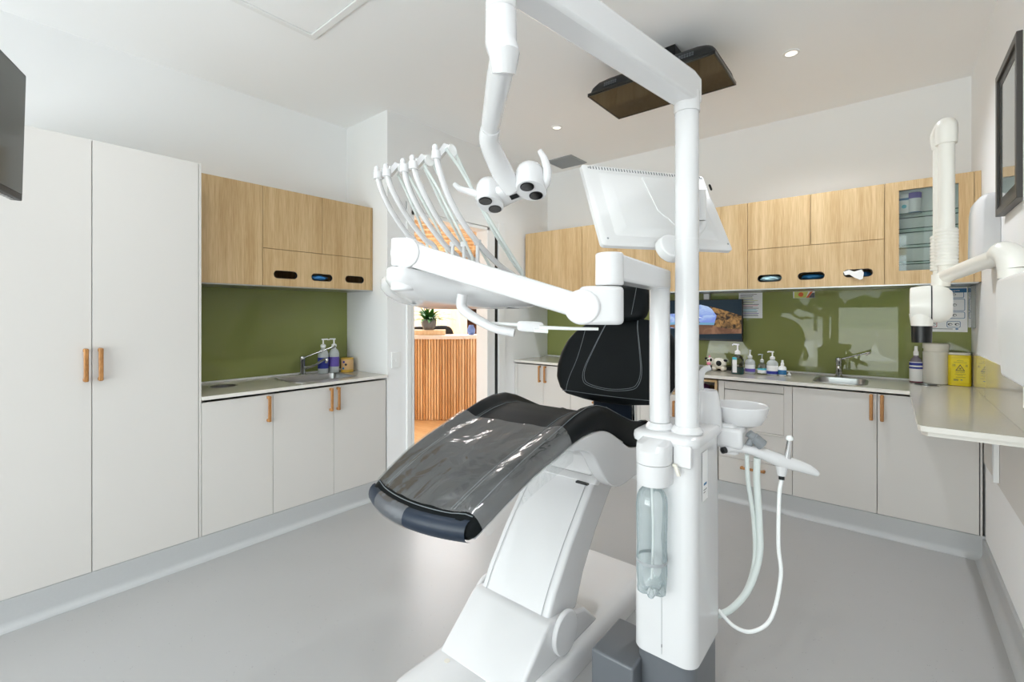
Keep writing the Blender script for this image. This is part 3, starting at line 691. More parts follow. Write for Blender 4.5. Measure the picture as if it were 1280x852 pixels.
# right end of far worktop
v = onBc(1145, 4.10)
o = pump_bottle(v, .034, .178, .062, 'slim spray bottle with a navy and white label left of the white tub', body=mat('bottle_smoke', '8f8694', .2, trans=.2), bands=((.04, .76, M_label), ), pump=False, spray=True, grp=GB)
MB().lathe(v, [(.0347, .112), (.0353, .1125), (.0353, .130), (.0347, .1305)], sy=.8).build('printed_band', M_dblue, o)
MB().lathe(v, [(.0347, .090), (.0353, .0905), (.0353, .102), (.0347, .1025)], sy=.8).build('printed_band', M_dblue, o)
MB().lathe(v, [(.0335, .0), (.0345, .0005), (.0345, .005), (.0335, .0055)], sy=.8).build('base_band', mat('maroon', '7a2040', .4), o)
v = onBc(1169.8, 4.105)
o = thing('screw_top_tub', 'large white plastic tub with a screw lid left of the yellow bin', 'tub', v)
MB().lathe(v, [(.061, 0), (.066, .006), (.066, .205), (.061, .212), (.061, .228)]).build('body', M_cream, o)
MB().lathe(v+Vector((0, 0, .2282)), [(.066, 0), (.067, .004), (.067, .030), (.063, .034)]).build('lid', M_cream, o)
# sharps bin
xb0, xb1, yb0 = XC-.119, XC-.012, 4.045
o = thing('sharps_bin', 'yellow sharps waste bin with a hazard label in the right corner', 'bin', ((xb0+xb1)/2, yb0+.05, ZW+.001))
MB().prism(rrect(xb0, xb1, yb0, yb0+.11, .02), ZW+.001, ZW+.195, 'z').build('body', M_yel, o, bevel=.004)
MB().prism(rrect(xb0+.003, xb1-.003, yb0+.003, yb0+.107, .02), ZW+.1955, ZW+.211, 'z').build('lid', M_cream, o, bevel=.003)
lb = MB().prism(rrect(xb0+.012, xb1-.012, ZW+0.0234, ZW+0.1755, .004), yb0-.0012, yb0-.0002, 'y').build('label', M_yel2, o)
cx = (xb0+xb1)/2+.001
m = MB(); yy = yb0-.0014
def line(m, a, b, w, y=yy, mi=0):
    a = Vector(a); b = Vector(b); d = (b-a).normalized(); n = Vector((-d.y, d.x))*w/2
    m.quad([(p.x, y, p.y) for p in (a-n, b-n, b+n, a+n)], mi)
def linebox(m, x0, x1, z, w, y=yy): m.box(x0, x1, y, y+.0001, z-w/2, z+w/2)
T = [(cx-.022, ZW+0.0971), (cx+.022, ZW+0.0971), (cx, ZW+0.1381)]
m.plate([T[0], T[1], T[2]], [[(cx-.016, ZW+0.1012), (cx+.016, ZW+0.1012), (cx, ZW+0.1299)]], yy, yy+.0002, 'y')
for a in (90, 210, 330):
    c_ = (cx+.0042*math.cos(math.radians(a)), ZW+0.1111+.0042*math.sin(math.radians(a)))
    m.plate(circ(c_[0], c_[1], .0042, n=14), [circ(c_[0]+.0008*math.cos(math.radians(a)), c_[1]+.0008*math.sin(math.radians(a)), .0028, n=12)], yy, yy+.0002, 'y')
for z, a, b in ((.137, -.016, .016), (.128, -.03, .03), (.065, -.025, .025), (.058, -.012, .012), (.048, -.02, .024)): linebox(m, cx+a, cx+b, ZW+z*1.17, .0018)
for k in range(3): linebox(m, cx-.036, cx-.022, ZW+0.1369-k*.005, .002); linebox(m, cx+.024, cx+.034, ZW+0.1357-k*.005, .002)
for k in range(8): m.box(cx-.030+k*.0028, cx-.030+k*.0028+.0015, yy, yy+.0001, ZW+0.0328, ZW+0.0445)
m.build('hazard_print', M_blk, lb)
text('DANGER', .0105, M_blk, lb, (cx, yy, ZW+0.0883), (1, 0, 0), (0, 0, 1), 'hazard_word', depth=.0002)
MB().plate(circ(cx+.006, ZW+0.0398, .005, .003, 14), [], yy, yy+.0002, 'y').build('logo', M_blue, lb)

# cow plush
v = onBc(897, 3.93)
o = thing('cow_plush', 'small white cow plush toy with black patches on the far worktop', 'plush toy', v)
MB().ball(v+Vector((.01, 0, .058)), .058, .045, .045).ball(v+Vector((-.02, -.02, .02)), .018, .018, .02).ball(v+Vector((.045, -.02, .02)), .018, .018, .02).ball(v+Vector((.045, .02, .02)), .018, .018, .02).ball(v+Vector((-.02, .02, .02)), .018, .018, .02).build('body', M_rug, o)
hd = MB().ball(v+Vector((-.045, -.035, .075)), .03, .03, .032).build('head', M_rug, o)
MB().ball(v+Vector((-.05, -.062, .058)), .016, .012, .012).build('muzzle', M_pink, hd)
MB().ball(v+Vector((-.056, -.058, .084)), .010, .008, .010).build('eye_patch', M_plblk, hd)
MB().ball(v+Vector((-.035, -.06, .088)), .010, .008, .012).build('eye_patch', M_plblk, hd)
MB().ball(v+Vector((-.078, -.03, .095)), .013, .006, .010).build('ear', M_plblk, hd)
MB().ball(v+Vector((-.052, -.035, .112)), .007, .007, .010).build('horn', M_pink, hd)
MB().ball(v+Vector((.018, -.037, .062)), .022, .012, .022).build('black_patch', M_plblk, o)
MB().ball(v+Vector((.062, -.01, .085)), .016, .012, .010).build('black_patch', M_plblk, o)
# dark tray below the plush
tag(MB().prism(rrect(v.x-.10, v.x+.085, 3.99, 4.12, .01), ZW+.001, ZW+.03, 'z').build('document_tray', M_blk, bevel=.003), 'low black tray against the splashback behind the cow plush', 'tray')

# ---------------------------------------------------------------- wall monitor
ys = 4.10
A, B = onY(838, 372, ys), onY(928, 427, ys)
zt_, zb_ = onY(928, 373.5, ys).z, B.z
A.x = onY(812, 372, ys).x
o = thing('computer_monitor', 'black desktop monitor mounted on the far splashback, showing a beach picture', 'monitor', ((A.x+B.x)/2, ys, zb_))
MB().box(A.x, B.x, ys, ys+.03, zb_, zt_).build('housing', M_blk, o, bevel=.003)
sx0_, sx1_, sz0, sz1 = A.x+.008, B.x-.006, zb_+.016, zt_-.006
def em(name, c, s=1.0):
    m = mat(name, c, .4, emit=c, es=s, spec=.2)
    if 'cliff' in name or 'sand' in name or 'sky' in name:
        nt = m.node_tree; b = nt.nodes['Principled BSDF']; tc = nt.nodes.new('ShaderNodeTexCoord')
        n = nt.nodes.new('ShaderNodeTexNoise'); n.inputs['Scale'].default_value = 22 if 'cliff' in name else 9; n.inputs['Detail'].default_value = 6; n.inputs['Distortion'].default_value = 1.5
        cr = nt.nodes.new('ShaderNodeValToRGB'); cr.color_ramp.elements[0].position = .4; cr.color_ramp.elements[1].position = .62
        lo, hi = (('2c1e14', 'b98c52') if 'cliff' in name else ('6e4a36', '9c7256') if 'sand' in name else ('7a92dc', 'b4cdf0'))
        cr.color_ramp.elements[0].color = lin(lo); cr.color_ramp.elements[1].color = lin(hi)
        nt.links.new(tc.outputs['Object'], n.inputs['Vector']); nt.links.new(n.outputs['Fac'], cr.inputs[0])
        nt.links.new(cr.outputs[0], b.inputs['Emission Color']); b.inputs['Base Color'].default_value = (.02, .02, .02, 1)
    return m
pic = MB().box(sx0_, sx1_, ys-.0008, ys-.0002, sz0, sz1).build('screen', em('screen_dark', '14222c', .6), o)
W = sx1_-sx0_; HH = sz1-sz0
def scr(pts, name, m_, k):
    MB().plate([(sx0_+a*W, sz0+b*HH) for a, b in pts], [], ys-.0008-.0004*k, ys-.0008-.0004*(k-1)-.0001, 'y').build(name, m_, pic)
arch = [(.0, .26), (.0, .62), (.32, .66), (.42, .74), (.52, .86), (.58, .89), (.66, .84), (.73, .72), (.75, .6), (.74, .46), (.72, .33), (.6, .26)]
scr(arch, 'picture_sky', em('pic_sky', '7d9fd8', .75), 1)
scr([(.0, .42), (.0, .3), (.75, .3), (.735, .42)], 'picture_sea', em('pic_sea', '5f88a4', .7), 2)
scr([(.4, .60), (.47, .66), (.5, .56), (.6, .54), (.52, .6)], 'picture_cloud', em('pic_cloud', 'e8f0fa', .9), 2)
scr([(.42, .42), (.46, .52), (.5, .55), (.53, .5), (.58, .42)], 'picture_rock', em('pic_rock', '3c3022', .6), 3)
scr([(.30, .36), (.74, .36), (1, .30), (1, .16), (.45, .10), (.36, .22), (.26, .28), (.0, .3)], 'picture_sand', em('pic_sand', '8c6349', .6), 3)
scr([(.72, .33), (.75, .6), (.68, .84), (.8, .76), (1, .6), (1, .26), (.86, .27)], 'picture_cliff', em('pic_cliff', '755232', .55), 4)
scr([(.78, .3), (.84, .5), (.92, .36), (.96, .28)], 'picture_shadow', em('pic_cliff_shadow', '2a2420', .4), 5)
scr([(.86, .58), (.93, .62), (1, .56), (1, .53), (.9, .54)], 'picture_shadow', em('pic_cliff_shadow2', '221c18', .4), 5)
MB().box(onY(874, 400, ys).x, onY(881, 400, ys).x, ys+.031, YBb-.0085, zb_+.1, zt_-.03).box(onY(880, 400, 4.15).x, onY(887, 400, 4.15).x, 4.14, YBb-.0085, zb_+.1, ZU-.014).build('mount', M_trim, o)
# notices on splashback
yp = YBb-.0095
def sheet(px0_, px1_, pt, pb, name, lab, cat, y=yp):
    a, b = onY(px0_, pt, y), onY(px1_, pb, y); z1 = onY(px0_, pt, y).z
    z1 = min(z1, ZU-.014)
    return tag(MB().box(a.x, b.x, y, y+.0008, b.z, z1).build(name, M_label), lab, cat), a.x, b.x, b.z, z1
o, x0, x1, z0, z1 = sheet(923.5, 953, 361, 397.5, 'notice_sheet', 'printed white notice with coloured highlighted lines beside the wall monitor', 'notice')
hl = {3: M_ygreen, 5: M_ygreen, 7: M_ygreen, 9: M_pink, 12: M_cyan, 13: M_cyan, 15: M_purple}
for k in range(18):
    z = z1-.012-k*(z1-z0-.02)/18; L_ = random.uniform(.55, .95)
    MB().box(x0+.012, x0+.012+(x1-x0-.024)*L_, yp-.0004, yp-.0001, z-.0018, z+.0018).build('printed_line', M_ink if k not in hl else hl[k], o)
o, x0, x1, z0, z1 = sheet(991.5, 1018.5, 361, 372, 'picture_card', 'small colourful picture card tucked under the oak cabinet over the splashback', 'card')
W_ = x1-x0
MB().plate([(x0+W_*.05, z0+.002), (x0+W_*.6, z0+.002), (x0+W_*.7, z1-.002), (x0+W_*.05, z1-.002)], [], yp-.0004, yp-.0001, 'y').build('printed_field', M_ygreen, o)
MB().plate(circ(x0+W_*.36, (z0+z1)/2+.002, .017, .017), [], yp-.0008, yp-.0005, 'y').build('printed_shape', M_orange, o)
MB().plate([(x0+W_*.6, z0+.001), (x0+W_*.72, z0+.001), (x0+W_*.92, z1-.002), (x0+W_*.8, z1-.002)], [], yp-.0008, yp-.0005, 'y').build('printed_shape', M_orange, o)
MB().plate([(x0+W_*.72, z0+.001), (x1-.001, z0+.001), (x1-.001, z1-.012), (x0+W_*.88, z1-.014)], [], yp-.0008, yp-.0005, 'y').build('printed_shape', M_blk, o)
# hygiene poster
o, x0, x1, z0, z1 = sheet(1149, 1209.5, 356, 415, 'hygiene_poster', 'laminated hand hygiene poster with blue boxes behind the x-ray head', 'poster')
W_, H_ = x1-x0, z1-z0
MB().box(x0+.01, x1-.004, yp-.0005, yp-.0001, z1-.035, z1-.008).build('title_band', M_blue, o)
def outline(a, b, c_, d, m_):
    X0, X1, Z0, Z1 = x0+a*W_, x0+b*W_, z0+c_*H_, z0+d*H_
    MB().plate(rrect(X0, X1, Z0, Z1, .008), [rrect(X0+.003, X1-.003, Z0+.003, Z1-.003, .006)], yp-.0005, yp-.0001, 'y').build('printed_frame', m_, o)
    n = 2
    for i in range(n):
        cx_ = X0+(i+.5)*(X1-X0)/n
        MB().plate(circ(cx_, (Z0+Z1)/2, .011, .008, 16), [circ(cx_+.002, (Z0+Z1)/2-.001, .007, .005, 12)], yp-.0005, yp-.0001, 'y').build('hand_drawing', M_ink, o)
for a, b, c_, d, m_ in ((.1, .93, .76, .91, M_blue), (.1, .95, .47, .74, M_blue), (.1, .95, .3, .45, M_blue), (.08, .38, .1, .24, M_red), (.58, .86, .1, .24, M_blue)): outline(a, b, c_, d, m_)
text('Hand hygiene', .014, M_label, o, (x1-.075, yp-.0007, z1-.0215), (1, 0, 0), (0, 0, 1), 'title_lettering', depth=.0001)
MB().box(x0+.05, x1-.07, yp-.0005, yp-.0001, z0+.018, z0+.021).build('printed_line', M_ink, o)
MB().plate(circ(x1-.05, z0+.02, .008, .005, 14), [], yp-.0005, yp-.0001, 'y').build('logo', M_blue, o)
# clear document pocket on right wall next to the poster
q = [onX(1213.5, 360, XC-.01), onX(1218.5, 410, XC-.01)]
tag(MB().box(XC-.022, XC-.0005, 3.98, 4.12, 1.27, 1.53).build('document_holder', mat('clear_acrylic', 'cfd2d0', .08, trans=.6), bevel=.003), 'clear plastic document holder on the right wall beside the poster', 'document holder')

# wall fittings left of the door
y0_, y1_ = Yx(489), Yx(499.8)
o = tag(MB().box(XA+.0005, XA+.009, y0_, y1_, onX(494, 459.6, XA).z, onX(494, 440, XA).z).build('light_switch', M_trim, bevel=.002), 'white light switch plate on the wall left of the doorway', 'light switch')
zc_ = onX(494, 450, XA).z
MB().box(XA+.0092, XA+.012, (y0_+y1_)/2-.006, (y0_+y1_)/2+.006, zc_-.011, zc_+.011).build('rocker', M_trim, o, bevel=.001)
o = tag(MB().box(XA+.0005, XA+.016, Yx(488), Yx(497), onX(492, 367, XA).z, onX(492, 356, XA).z).build('wall_keypad', mat('keypad_grey', '8f9290', .5), bevel=.002), 'small grey button keypad on the wall above the light switch', 'keypad')
for i in range(3):
    for j in range(2):
        a = Yx(488)+(Yx(497)-Yx(488))*(.22+.38*j); z = onX(492, 358.5+i*3, XA).z
        MB().box(XA+.0162, XA+.018, a-.0, a+.012, z-.006, z+.004).build('button', M_ink, o)

# ---------------------------------------------------------------- ceiling screen
ZTV = 2.70
x0, x1, y0, y1 = -1.452, -.701, 2.505, 2.93
o = thing('ceiling_screen', 'black flat television mounted flat on the ceiling above the dental chair', 'television', ((x0+x1)/2, (y0+y1)/2, ZTV))
MB().box(x0, x1, y0, y1, ZTV, ZTV+.018).build('panel', M_screen, o, bevel=.003)
MB().plate([(x0, y0), (x1, y0), (x1, y1), (x0, y1)], [[(x0+.008, y0+.008), (x1-.008, y0+.008), (x1-.008, y1-.008), (x0+.008, y1-.008)]], ZTV-.0015, ZTV-.0002, 'z').build('bezel', M_blk, o)
rings = []
for k, (ins, z) in enumerate(((.004, .0182), (.012, .05), (.03, .078), (.06, .10))):
    rings.append([(p[0], p[1], ZTV+z) for p in rrect(x0+ins, x1-ins, y0+ins*1.0, y1-ins, .03+k*.01)])
hs = MB().loft(rings).build('rear_housing', M_rub, o)
m = MB()
for cx_ in (x0+.15, x0+.48, x0+.6):
    for i in range(6):
        for j in range(2): m.box(cx_+i*.014-.04, cx_+i*.014-.031, y0+.004, y0+.012, ZTV+.034+j*.012, ZTV+.041+j*.012)
m.build('vent_slots', M_grey, hs)
MB().box(-1.2, -.95, 2.62, 2.82, ZTV+.1005, ZC-.0005).build('ceiling_bracket', M_blk, o, bevel=.003)
# ---------------------------------------------------------------- television on the left edge
D1 = 1.5
p = onD(34, 95, D1); q = onD(26, 250, D1-.02)
hd_ = Vector((.93, -.368, 0)).normalized(); fw = Vector((.368, .93, 0)).normalized()
dv = (q-p); dv -= hd_*dv.dot(hd_); dv.normalize()          # down the screen
nn = hd_.cross(-dv).normalized()
if nn.dot(Vector((.368, .93, 0))) < 0: nn = -nn
LH = (q-p).length; LW = .72
o = thing('television', 'black flat television cut by the left edge of the view, turned to the chair', 'television', p+hd_*LW/2+dv*LH)
def slab(m, org, ux, uy, uz, a, b, c_, d, e, f_):
    V = [org+ux*x+uy*y+uz*z for x, y, z in ((a,c_,e),(b,c_,e),(b,d,e),(a,d,e),(a,c_,f_),(b,c_,f_),(b,d,f_),(a,d,f_))]
    v = [m.bm.verts.new(x) for x in V]
    for f in ((3,2,1,0),(4,5,6,7),(0,1,5,4),(1,2,6,5),(2,3,7,6),(3,0,4,7)): m.bm.faces.new([v[i] for i in f])
    return m
slab(MB(), p, hd_, dv, nn, 0, LW, 0, LH, -.03, -.002).build('housing', M_blk, o, bevel=.003)
slab(MB(), p, hd_, dv, nn, .008, LW-.008, .008, LH-.02, -.0018, 0).build('screen', mat('tv_screen', '3a3d38', .12, spec=.6), o)
m = MB()
for k in range(7): slab(m, p, hd_, dv, nn, .03+k*.02, .04+k*.02, LH+.0, LH+.002, -.024, -.012)
m.build('ports', M_steel, o)
cc = p+hd_*LW/2+dv*LH/2
bk = MB(); slab(bk, cc, hd_, dv, nn, -.08, .08, -.08, .08, -.05, -.031); qv = cc-nn*.10; bk.tube([cc-nn*.045, qv], .025); bk.tube([qv-Vector((0, 0, .05)), Vector((qv.x, qv.y, ZC-.012))], .022); bk.cyl((qv.x, qv.y, ZC-.012), (qv.x, qv.y, ZC-.0005), .07)
bk.build('ceiling_bracket', M_blk, o)

# ================================================================ DENTAL CHAIR
CX = -1.12
chair = thing('dental_chair', 'black upholstered white dental treatment chair in the middle of the room', 'dental chair', (CX, 1.55, 0))
# base plate
def xprism(m, prof, x0, x1, mi=0): return m.prism(prof, x0, x1, 'x', mi)
m = MB()
def bp(z, g, n=7): return [(p[0], p[1], z) for p in rrect(CX-.215-g, CX+.215+g, .93-g, 2.20+g, .07+g, n)]
m.loft([bp(.002, 0), bp(.05, .0), bp(.075, -.004), bp(.092, -.016), bp(.1, -.035)])
m.build('base_plate', M_white, chair, ang=50)
MB().cyl((CX-.12, 1.14, .1002), (CX-.12, 1.14, .1025), .010).build('cover_cap', M_cream, chair)
# lower column cover
m = MB(); xprism(m, [(1.155, .095), (1.335, .245), (1.36, .255), (1.44, .24), (1.60, .19), (1.70, .095)], CX-.185, CX+.185)
m.build('column_cover', M_white, chair, bevel=.012, seg=3)
for sgn in (-1, 1):
    x = CX+.186*sgn
    MB().cyl((x-.002*sgn, 1.435, .185), (x+.018*sgn, 1.435, .185), .078).build('hinge_cover', M_white, chair, bevel=.006)
# lifting column
m = MB()
fr = [(1.34, .20), (1.41, .32), (1.52, .46), (1.66, .61), (1.78, .745), (1.84, .80)]; bk = [(2.06, .80), (1.98, .72), (1.86, .59), (1.72, .45), (1.62, .32), (1.56, .20)]
xprism(m, fr+bk, CX-.165, CX+.165); m.build('lifting_column', M_white, chair, bevel=.012, seg=3)
# faint panel line on the column's front, both sides
m = MB()
for sx in (-.135, .135): m.tube([(CX+sx, a-.003, b+.002) for a, b in smooth_path([Vector((0, *q)) for q in fr], 3) and [(v.y, v.z) for v in smooth_path([Vector((0, *q)) for q in fr[:5]], 4)]], .0012, n=6)
m.build('panel_seam', M_grille, chair)
# top collar and slot
m = MB(); xprism(m, [(1.66, .66), (1.70, .645), (1.76, .70), (1.74, .73)], CX-.19, CX+.19); m.build('collar', M_white2, chair, bevel=.006)
MB().box(CX+.11, CX+.165, 1.645, 1.66, .655, .662).build('collar_slot', M_blk, chair)

# seat and leg cushion ------------------------------------------------
ST = [(.915, .785), (.98, .822), (1.06, .862), (1.15, .897), (1.25, .928), (1.35, .958), (1.44, .985), (1.52, .999), (1.60, .998), (1.68, .976), (1.76, .943), (1.84, .910), (1.92, .880), (2.0, .862), (2.07, .858)]
def lerp(tab, y):
    for (a, b), (c, d) in zip(tab, tab[1:]):
        if y <= c: return b+(d-b)*(y-a)/(c-a) if c > a else b
    return tab[-1][1]
ZT_ = ST
TH = [(.9, .055), (1.2, .06), (1.4, .075), (1.55, .09), (1.7, .105), (1.86, .12), (2.1, .10)]
VL = [(.9, .004), (1.2, .010), (1.4, .020), (1.55, .030), (1.7, .034), (2.1, .030)]
HWT = [(.9, .235), (.96, .25), (1.06, .262), (1.3, .268), (2.1, .268)]
XS = [0, .25, .45, .6, .70, .78, .86, .92, .965, 1.0]
def topz(y, u):
    """height of cushion top at |u| in 0..1 of half width"""
    e = lerp(ZT_, y); v = lerp(VL, y)
    a = min(max((u-.62)/.2, 0), 1); a = a*a*(3-2*a)
    z = e-v*(1-a)
    if u > .86: z -= .030*((u-.86)/.14)**2
    return z
def bulge(u): return -.055*(1-u*u)
def cushion_ring(y, k=1., sh=0, hwadd=0, top=0, squash=1.):
    hw = lerp(HWT, y)+hwadd; th = lerp(TH, y)
    w = max(0, 1-(y-.9)/.35); ring = []
    for u in [-x for x in XS[::-1]]+XS[1:]:
        yy = y+bulge(abs(u))*w+sh
        ring.append((CX+u*hw, yy, topz(y, abs(u))*1+top-(1-squash)*.02))
    zb = lerp(ZT_, y)-th
    zt = topz(y, 1)
    ring.append((CX+hw*1.0, y+sh, zb+(zt-zb)*.45)); ring.append((CX+hw*.985, y+sh, zb+.008))
    for u in (.93, .5, 0, -.5, -.93): ring.append((CX+u*hw, y+bulge(abs(u))*w+sh, zb))
    ring.append((CX-hw*.985, y+sh, zb+.008)); ring.append((CX-hw*1.0, y+sh, zb+(zt-zb)*.45))
    return ring
def rounded_end(ring, dy, f):
    zs = [p[2] for p in ring]; zc = (max(zs)+min(zs))/2
    return [(CX+(p[0]-CX)*(1-(1-f)*.12), p[1]+dy, zc+(p[2]-zc)*f) for p in ring]
ys_ = [.915+i*(2.07-.915)/44 for i in range(45)]
rings = [cushion_ring(y) for y in ys_]
r0 = rings[0]; rN = rings[-1]
rings = [rounded_end(r0, -.022, .35), rounded_end(r0, -.019, .62), rounded_end(r0, -.011, .86), rounded_end(r0, -.004, .96)]+rings+[rounded_end(rN, .012, .85), rounded_end(rN, .02, .4)]
MB().loft(rings).build('seat_cushion', M_black, chair, ang=60)
# navy side band round the foot end (a slightly larger band under the top edge)
def edge_pt(u, zoff, out=.0):
    hw = lerp(HWT, .915)
    return (CX+u*(hw+out), .915+bulge(abs(u))-.0235-out, 0)
m = MB()
for side in (-1, 1):   # stitch lines along the bolsters
    for u in (.60, .64, .87):
        pts = [(CX+side*u*lerp(HWT, y), y+bulge(u)*max(0, 1-(y-.9)/.35), topz(y, u)+.0012) for y in ys_[1:-2]]
        m.tube(pts, .0013, n=6)
pts = [(CX+u*lerp(HWT, .93), .93+bulge(abs(u)), topz(.93, abs(u))+.001) for u in [i/12 for i in range(-11, 12)]]
m.tube(pts, .0014, n=6); m.build('stitching', M_stitch, chair)
# foot band panels
def footband(name, u0, u1, mt, off):
    m = MB(); R = []
    for i in range(13):
        u = u0+(u1-u0)*i/12; e = lerp(ZT_, .915)
        base = rounded_end(r0, 0, 1)
        hw = lerp(HWT, .915)*(1-.0*abs(u)); x = CX+u*hw; yb = .915+bulge(abs(u))
        th = .055; zc = e-th/2-.004
        prof = []
        for k in range(9):
            a = -PI/2+PI*k/8
            prof.append((x*(1)+(CX-x)*.03, yb-.002-(.022+off)*math.cos(a), zc+(th/2+off)*math.sin(a)))
        R.append(prof)
    m.loft(R, cap=False, closed=False); return m.build(name, mt, chair)
footband('foot_band', -.97, .97, M_navy, .003)
footband('foot_film', -.62, .10, M_film, .006)
# white under shell: foot pan and seat side shields
m = MB(); R = []
for y in ys_[1:34]:
    th = lerp(TH, y); zb = lerp(ZT_, y)-th; hw = lerp(HWT, y); w = max(0, 1-(y-.9)/.35)
    R.append([(CX-hw*.96, y, zb-.001), (CX-hw*.90, y+bulge(.9)*w, zb-.022), (CX, y+bulge(0)*w*.8, zb-.030), (CX+hw*.90, y+bulge(.9)*w, zb-.022), (CX+hw*.96, y, zb-.001), (CX, y, zb-.0005)])
m.loft(R); m.build('under_shell', M_white, chair)
for sgn in (-1, 1):
    sh = [(1.34, .887), (1.43, .903), (1.55, .908), (1.63, .895), (1.707, .860), (1.79, .81), (1.856, .782), (2.0, .765), (2.07, .765), (2.07, .68), (1.95, .655), (1.856, .650), (1.78, .645), (1.714, .652), (1.66, .68), (1.619, .713), (1.58, .755), (1.543, .803), (1.50, .84), (1.44, .862), (1.38, .872)]
    sh = [(v.x, v.y) for v in smooth_path([Vector(q+(0,)) for q in sh], 3)]
    o = MB(); x0, x1 = sorted((CX+sgn*.205, CX+sgn*.262)); xprism(o, sh, x0, x1); o.build('side_shell', M_white, chair, bevel=.014, seg=4)
m = MB(); m.cyl((CX-.16, 1.71, .70), (CX+.16, 1.71, .70), .028); m.build('hinge_tube', M_steel, chair)
MB().box(CX-.2, CX+.2, 1.62, 2.06, .705, .80).build('seat_frame', M_white2, chair, bevel=.02, seg=3)
# backrest ------------------------------------------------------------
BO = Vector((CX+.025, 2.11, .905)); BU = Vector((1, 0, 0)); BV = Vector((0, .40, .917)).normalized(); BN = BU.cross(BV)   # BN points toward the foot end
if BN.y > 0: BN = -BN
WB = [(0, .14), (.012, .235), (.04, .285), (.10, .325), (.17, .338), (.24, .333), (.31, .312), (.37, .27), (.41, .215), (.44, .15), (.455, .07)]
def back_ring(v, hw, n=16, thick=.05, add=0):
    pts = []
    for i in range(-n, n+1):
        u = i/n; dish = .035*(u*u)**1.5            # wings come forward
        edge = math.sqrt(max(0, 1-abs(u)**5))
        pts.append(BO+BU*u*hw+BV*v+BN*(dish+thick*.5*edge+add))
    for i in range(n, -n-1, -1):
        u = i/n; dish = .035*(u*u)**1.5; edge = math.sqrt(max(0, 1-abs(u)**5))
        pts.append(BO+BU*u*hw+BV*v+BN*(dish-thick*.5*edge-add))
    return pts
rings = []
vs_ = [.455*i/30 for i in range(31)]
for v in vs_:
    e = math.sqrt(max(.02, 1-(abs(v/.455-.5)*2)**6)); rings.append(back_ring(v, lerp(WB, v), thick=.085*e))
MB().loft(rings).build('backrest', M_black, chair, ang=60)
def bpt(u_abs, v):
    hw = lerp(WB, v); u = max(-1, min(1, u_abs/hw)); e = math.sqrt(max(.02, 1-(abs(v/.455-.5)*2)**6))
    return BO+BU*u_abs+BV*v+BN*(.035*(u*u)**1.5+.0425*e*math.sqrt(max(0, 1-abs(u)**5))+.001)
m = MB()
shape = [(-.085, .44), (-.10, .38), (-.135, .26), (-.16, .16), (-.155, .10), (-.12, .07), (0, .055), (.12, .07), (.155, .10), (.16, .16), (.135, .26), (.10, .38), (.085, .44)]
for k in (1, .95): m.tube([bpt(a.x*k, .02+(a.y-.02)*(1 if k == 1 else 1.0)+(0 if k == 1 else .008)) for a in smooth_path([Vector((a, b, 0)) for a, b in shape], 6)], .0014, n=6)
for s_ in (-1, 1): m.tube([bpt(s_*a.x, a.y) for a in smooth_path([Vector(q+(0,)) for q in ((.20, .39), (.205, .3), (.215, .2), (.235, .1), (.24, .03))], 6)], .0014, n=6)
m.tube([bpt(u*.27, .028) for u in [i/12 for i in range(-12, 13)]], .0014, n=6)
m.build('stitching', M_stitch, chair)
R = [back_ring(v, lerp(WB, v)*.93, thick=.03, add=.0) for v in vs_[2:-2]]
MB().loft([[p-BN*.055 for p in r] for r in R]).build('back_shell', M_white, chair, ang=60)
MB().box(CX-.11, CX+.11, 2.175, 2.21, .74, .99).build('back_support', M_navy, chair, bevel=.01)
MB().box(CX+.112, CX+.130, 2.175, 2.205, .74, .95).build('support_rail', M_chrome, chair, bevel=.005)
# headrest
hc = BO+BV*.54+BN*.03
MB().pillow(hc, (1, 0, 0), BV, BN, .128, .105, .05, e=3.6, nu=32, nv=16).build('headrest', M_black, chair, ang=80)
m = MB()
for s_ in (-1, 1): m.tube([hc+BU*s_*(.055+.012*math.cos(t))+BV*.1*math.sin(t)*.9+BN*(.051*math.cos(t)**.35 if abs(t) < 1.5 else 0) for t in [-1.3+2.6*i/16 for i in range(17)]], .0014, n=6)
m.build('stitching', M_stitch, chair)
MB().tube([hc-BN*.05, hc-BN*.075-BV*.08, BO+BV*.40-BN*.06], .018).build('headrest_bar', M_chrome, chair)

# clear protective film over the leg rest -----------------------------
m = MB(); R = []
for i, y in enumerate([.93+k*(1.345-.93)/20 for k in range(21)]):
    row = []; hw = lerp(HWT, y); w = max(0, 1-(y-.9)/.35)
    for j in range(-14, 15):
        u = j/14*1.0
        wob = .0025*math.sin(7*u+9*y)+.002*math.sin(17*u-23*y+1)
        row.append((CX+u*hw*1.012, y+.012*math.sin(3*u)*(i/20)+bulge(abs(u))*w, topz(y, abs(u))+.0055+abs(wob)))
    drop = .03+.045*(i/20)
    row.append((CX+hw*1.02+.006, y, topz(y, 1)-.010)); row.append((CX+hw*1.02+.010, y+.01, topz(y, 1)-drop))
    row.insert(0, (CX-hw*1.02-.006, y, topz(y, 1)-.012))
    R.append(row)
m.loft(R, cap=False, closed=False)
tag(m.build('protective_film', M_film, subsurf=1), 'crinkled clear plastic film laid over the leg end of the black chair', 'plastic film')
# foot control
o = thing('foot_control', 'small dark foot control disc on the floor behind the chair base', 'foot control', (-.80, 2.14, 0))
MB().lathe((-.83, 2.26, .001), [(.09, 0), (.09, .018), (.07, .028)]).build('base', M_rub, o)
MB().lathe((-.83, 2.26, .0292), [(.03, 0), (.06, .006), (.055, .014)]).tube(smooth_path([(-.83, 2.2, .06), (-.86, 2.22, .09), (-.90, 2.3, .06)], 6), .006).build('pedal', M_steel, o)

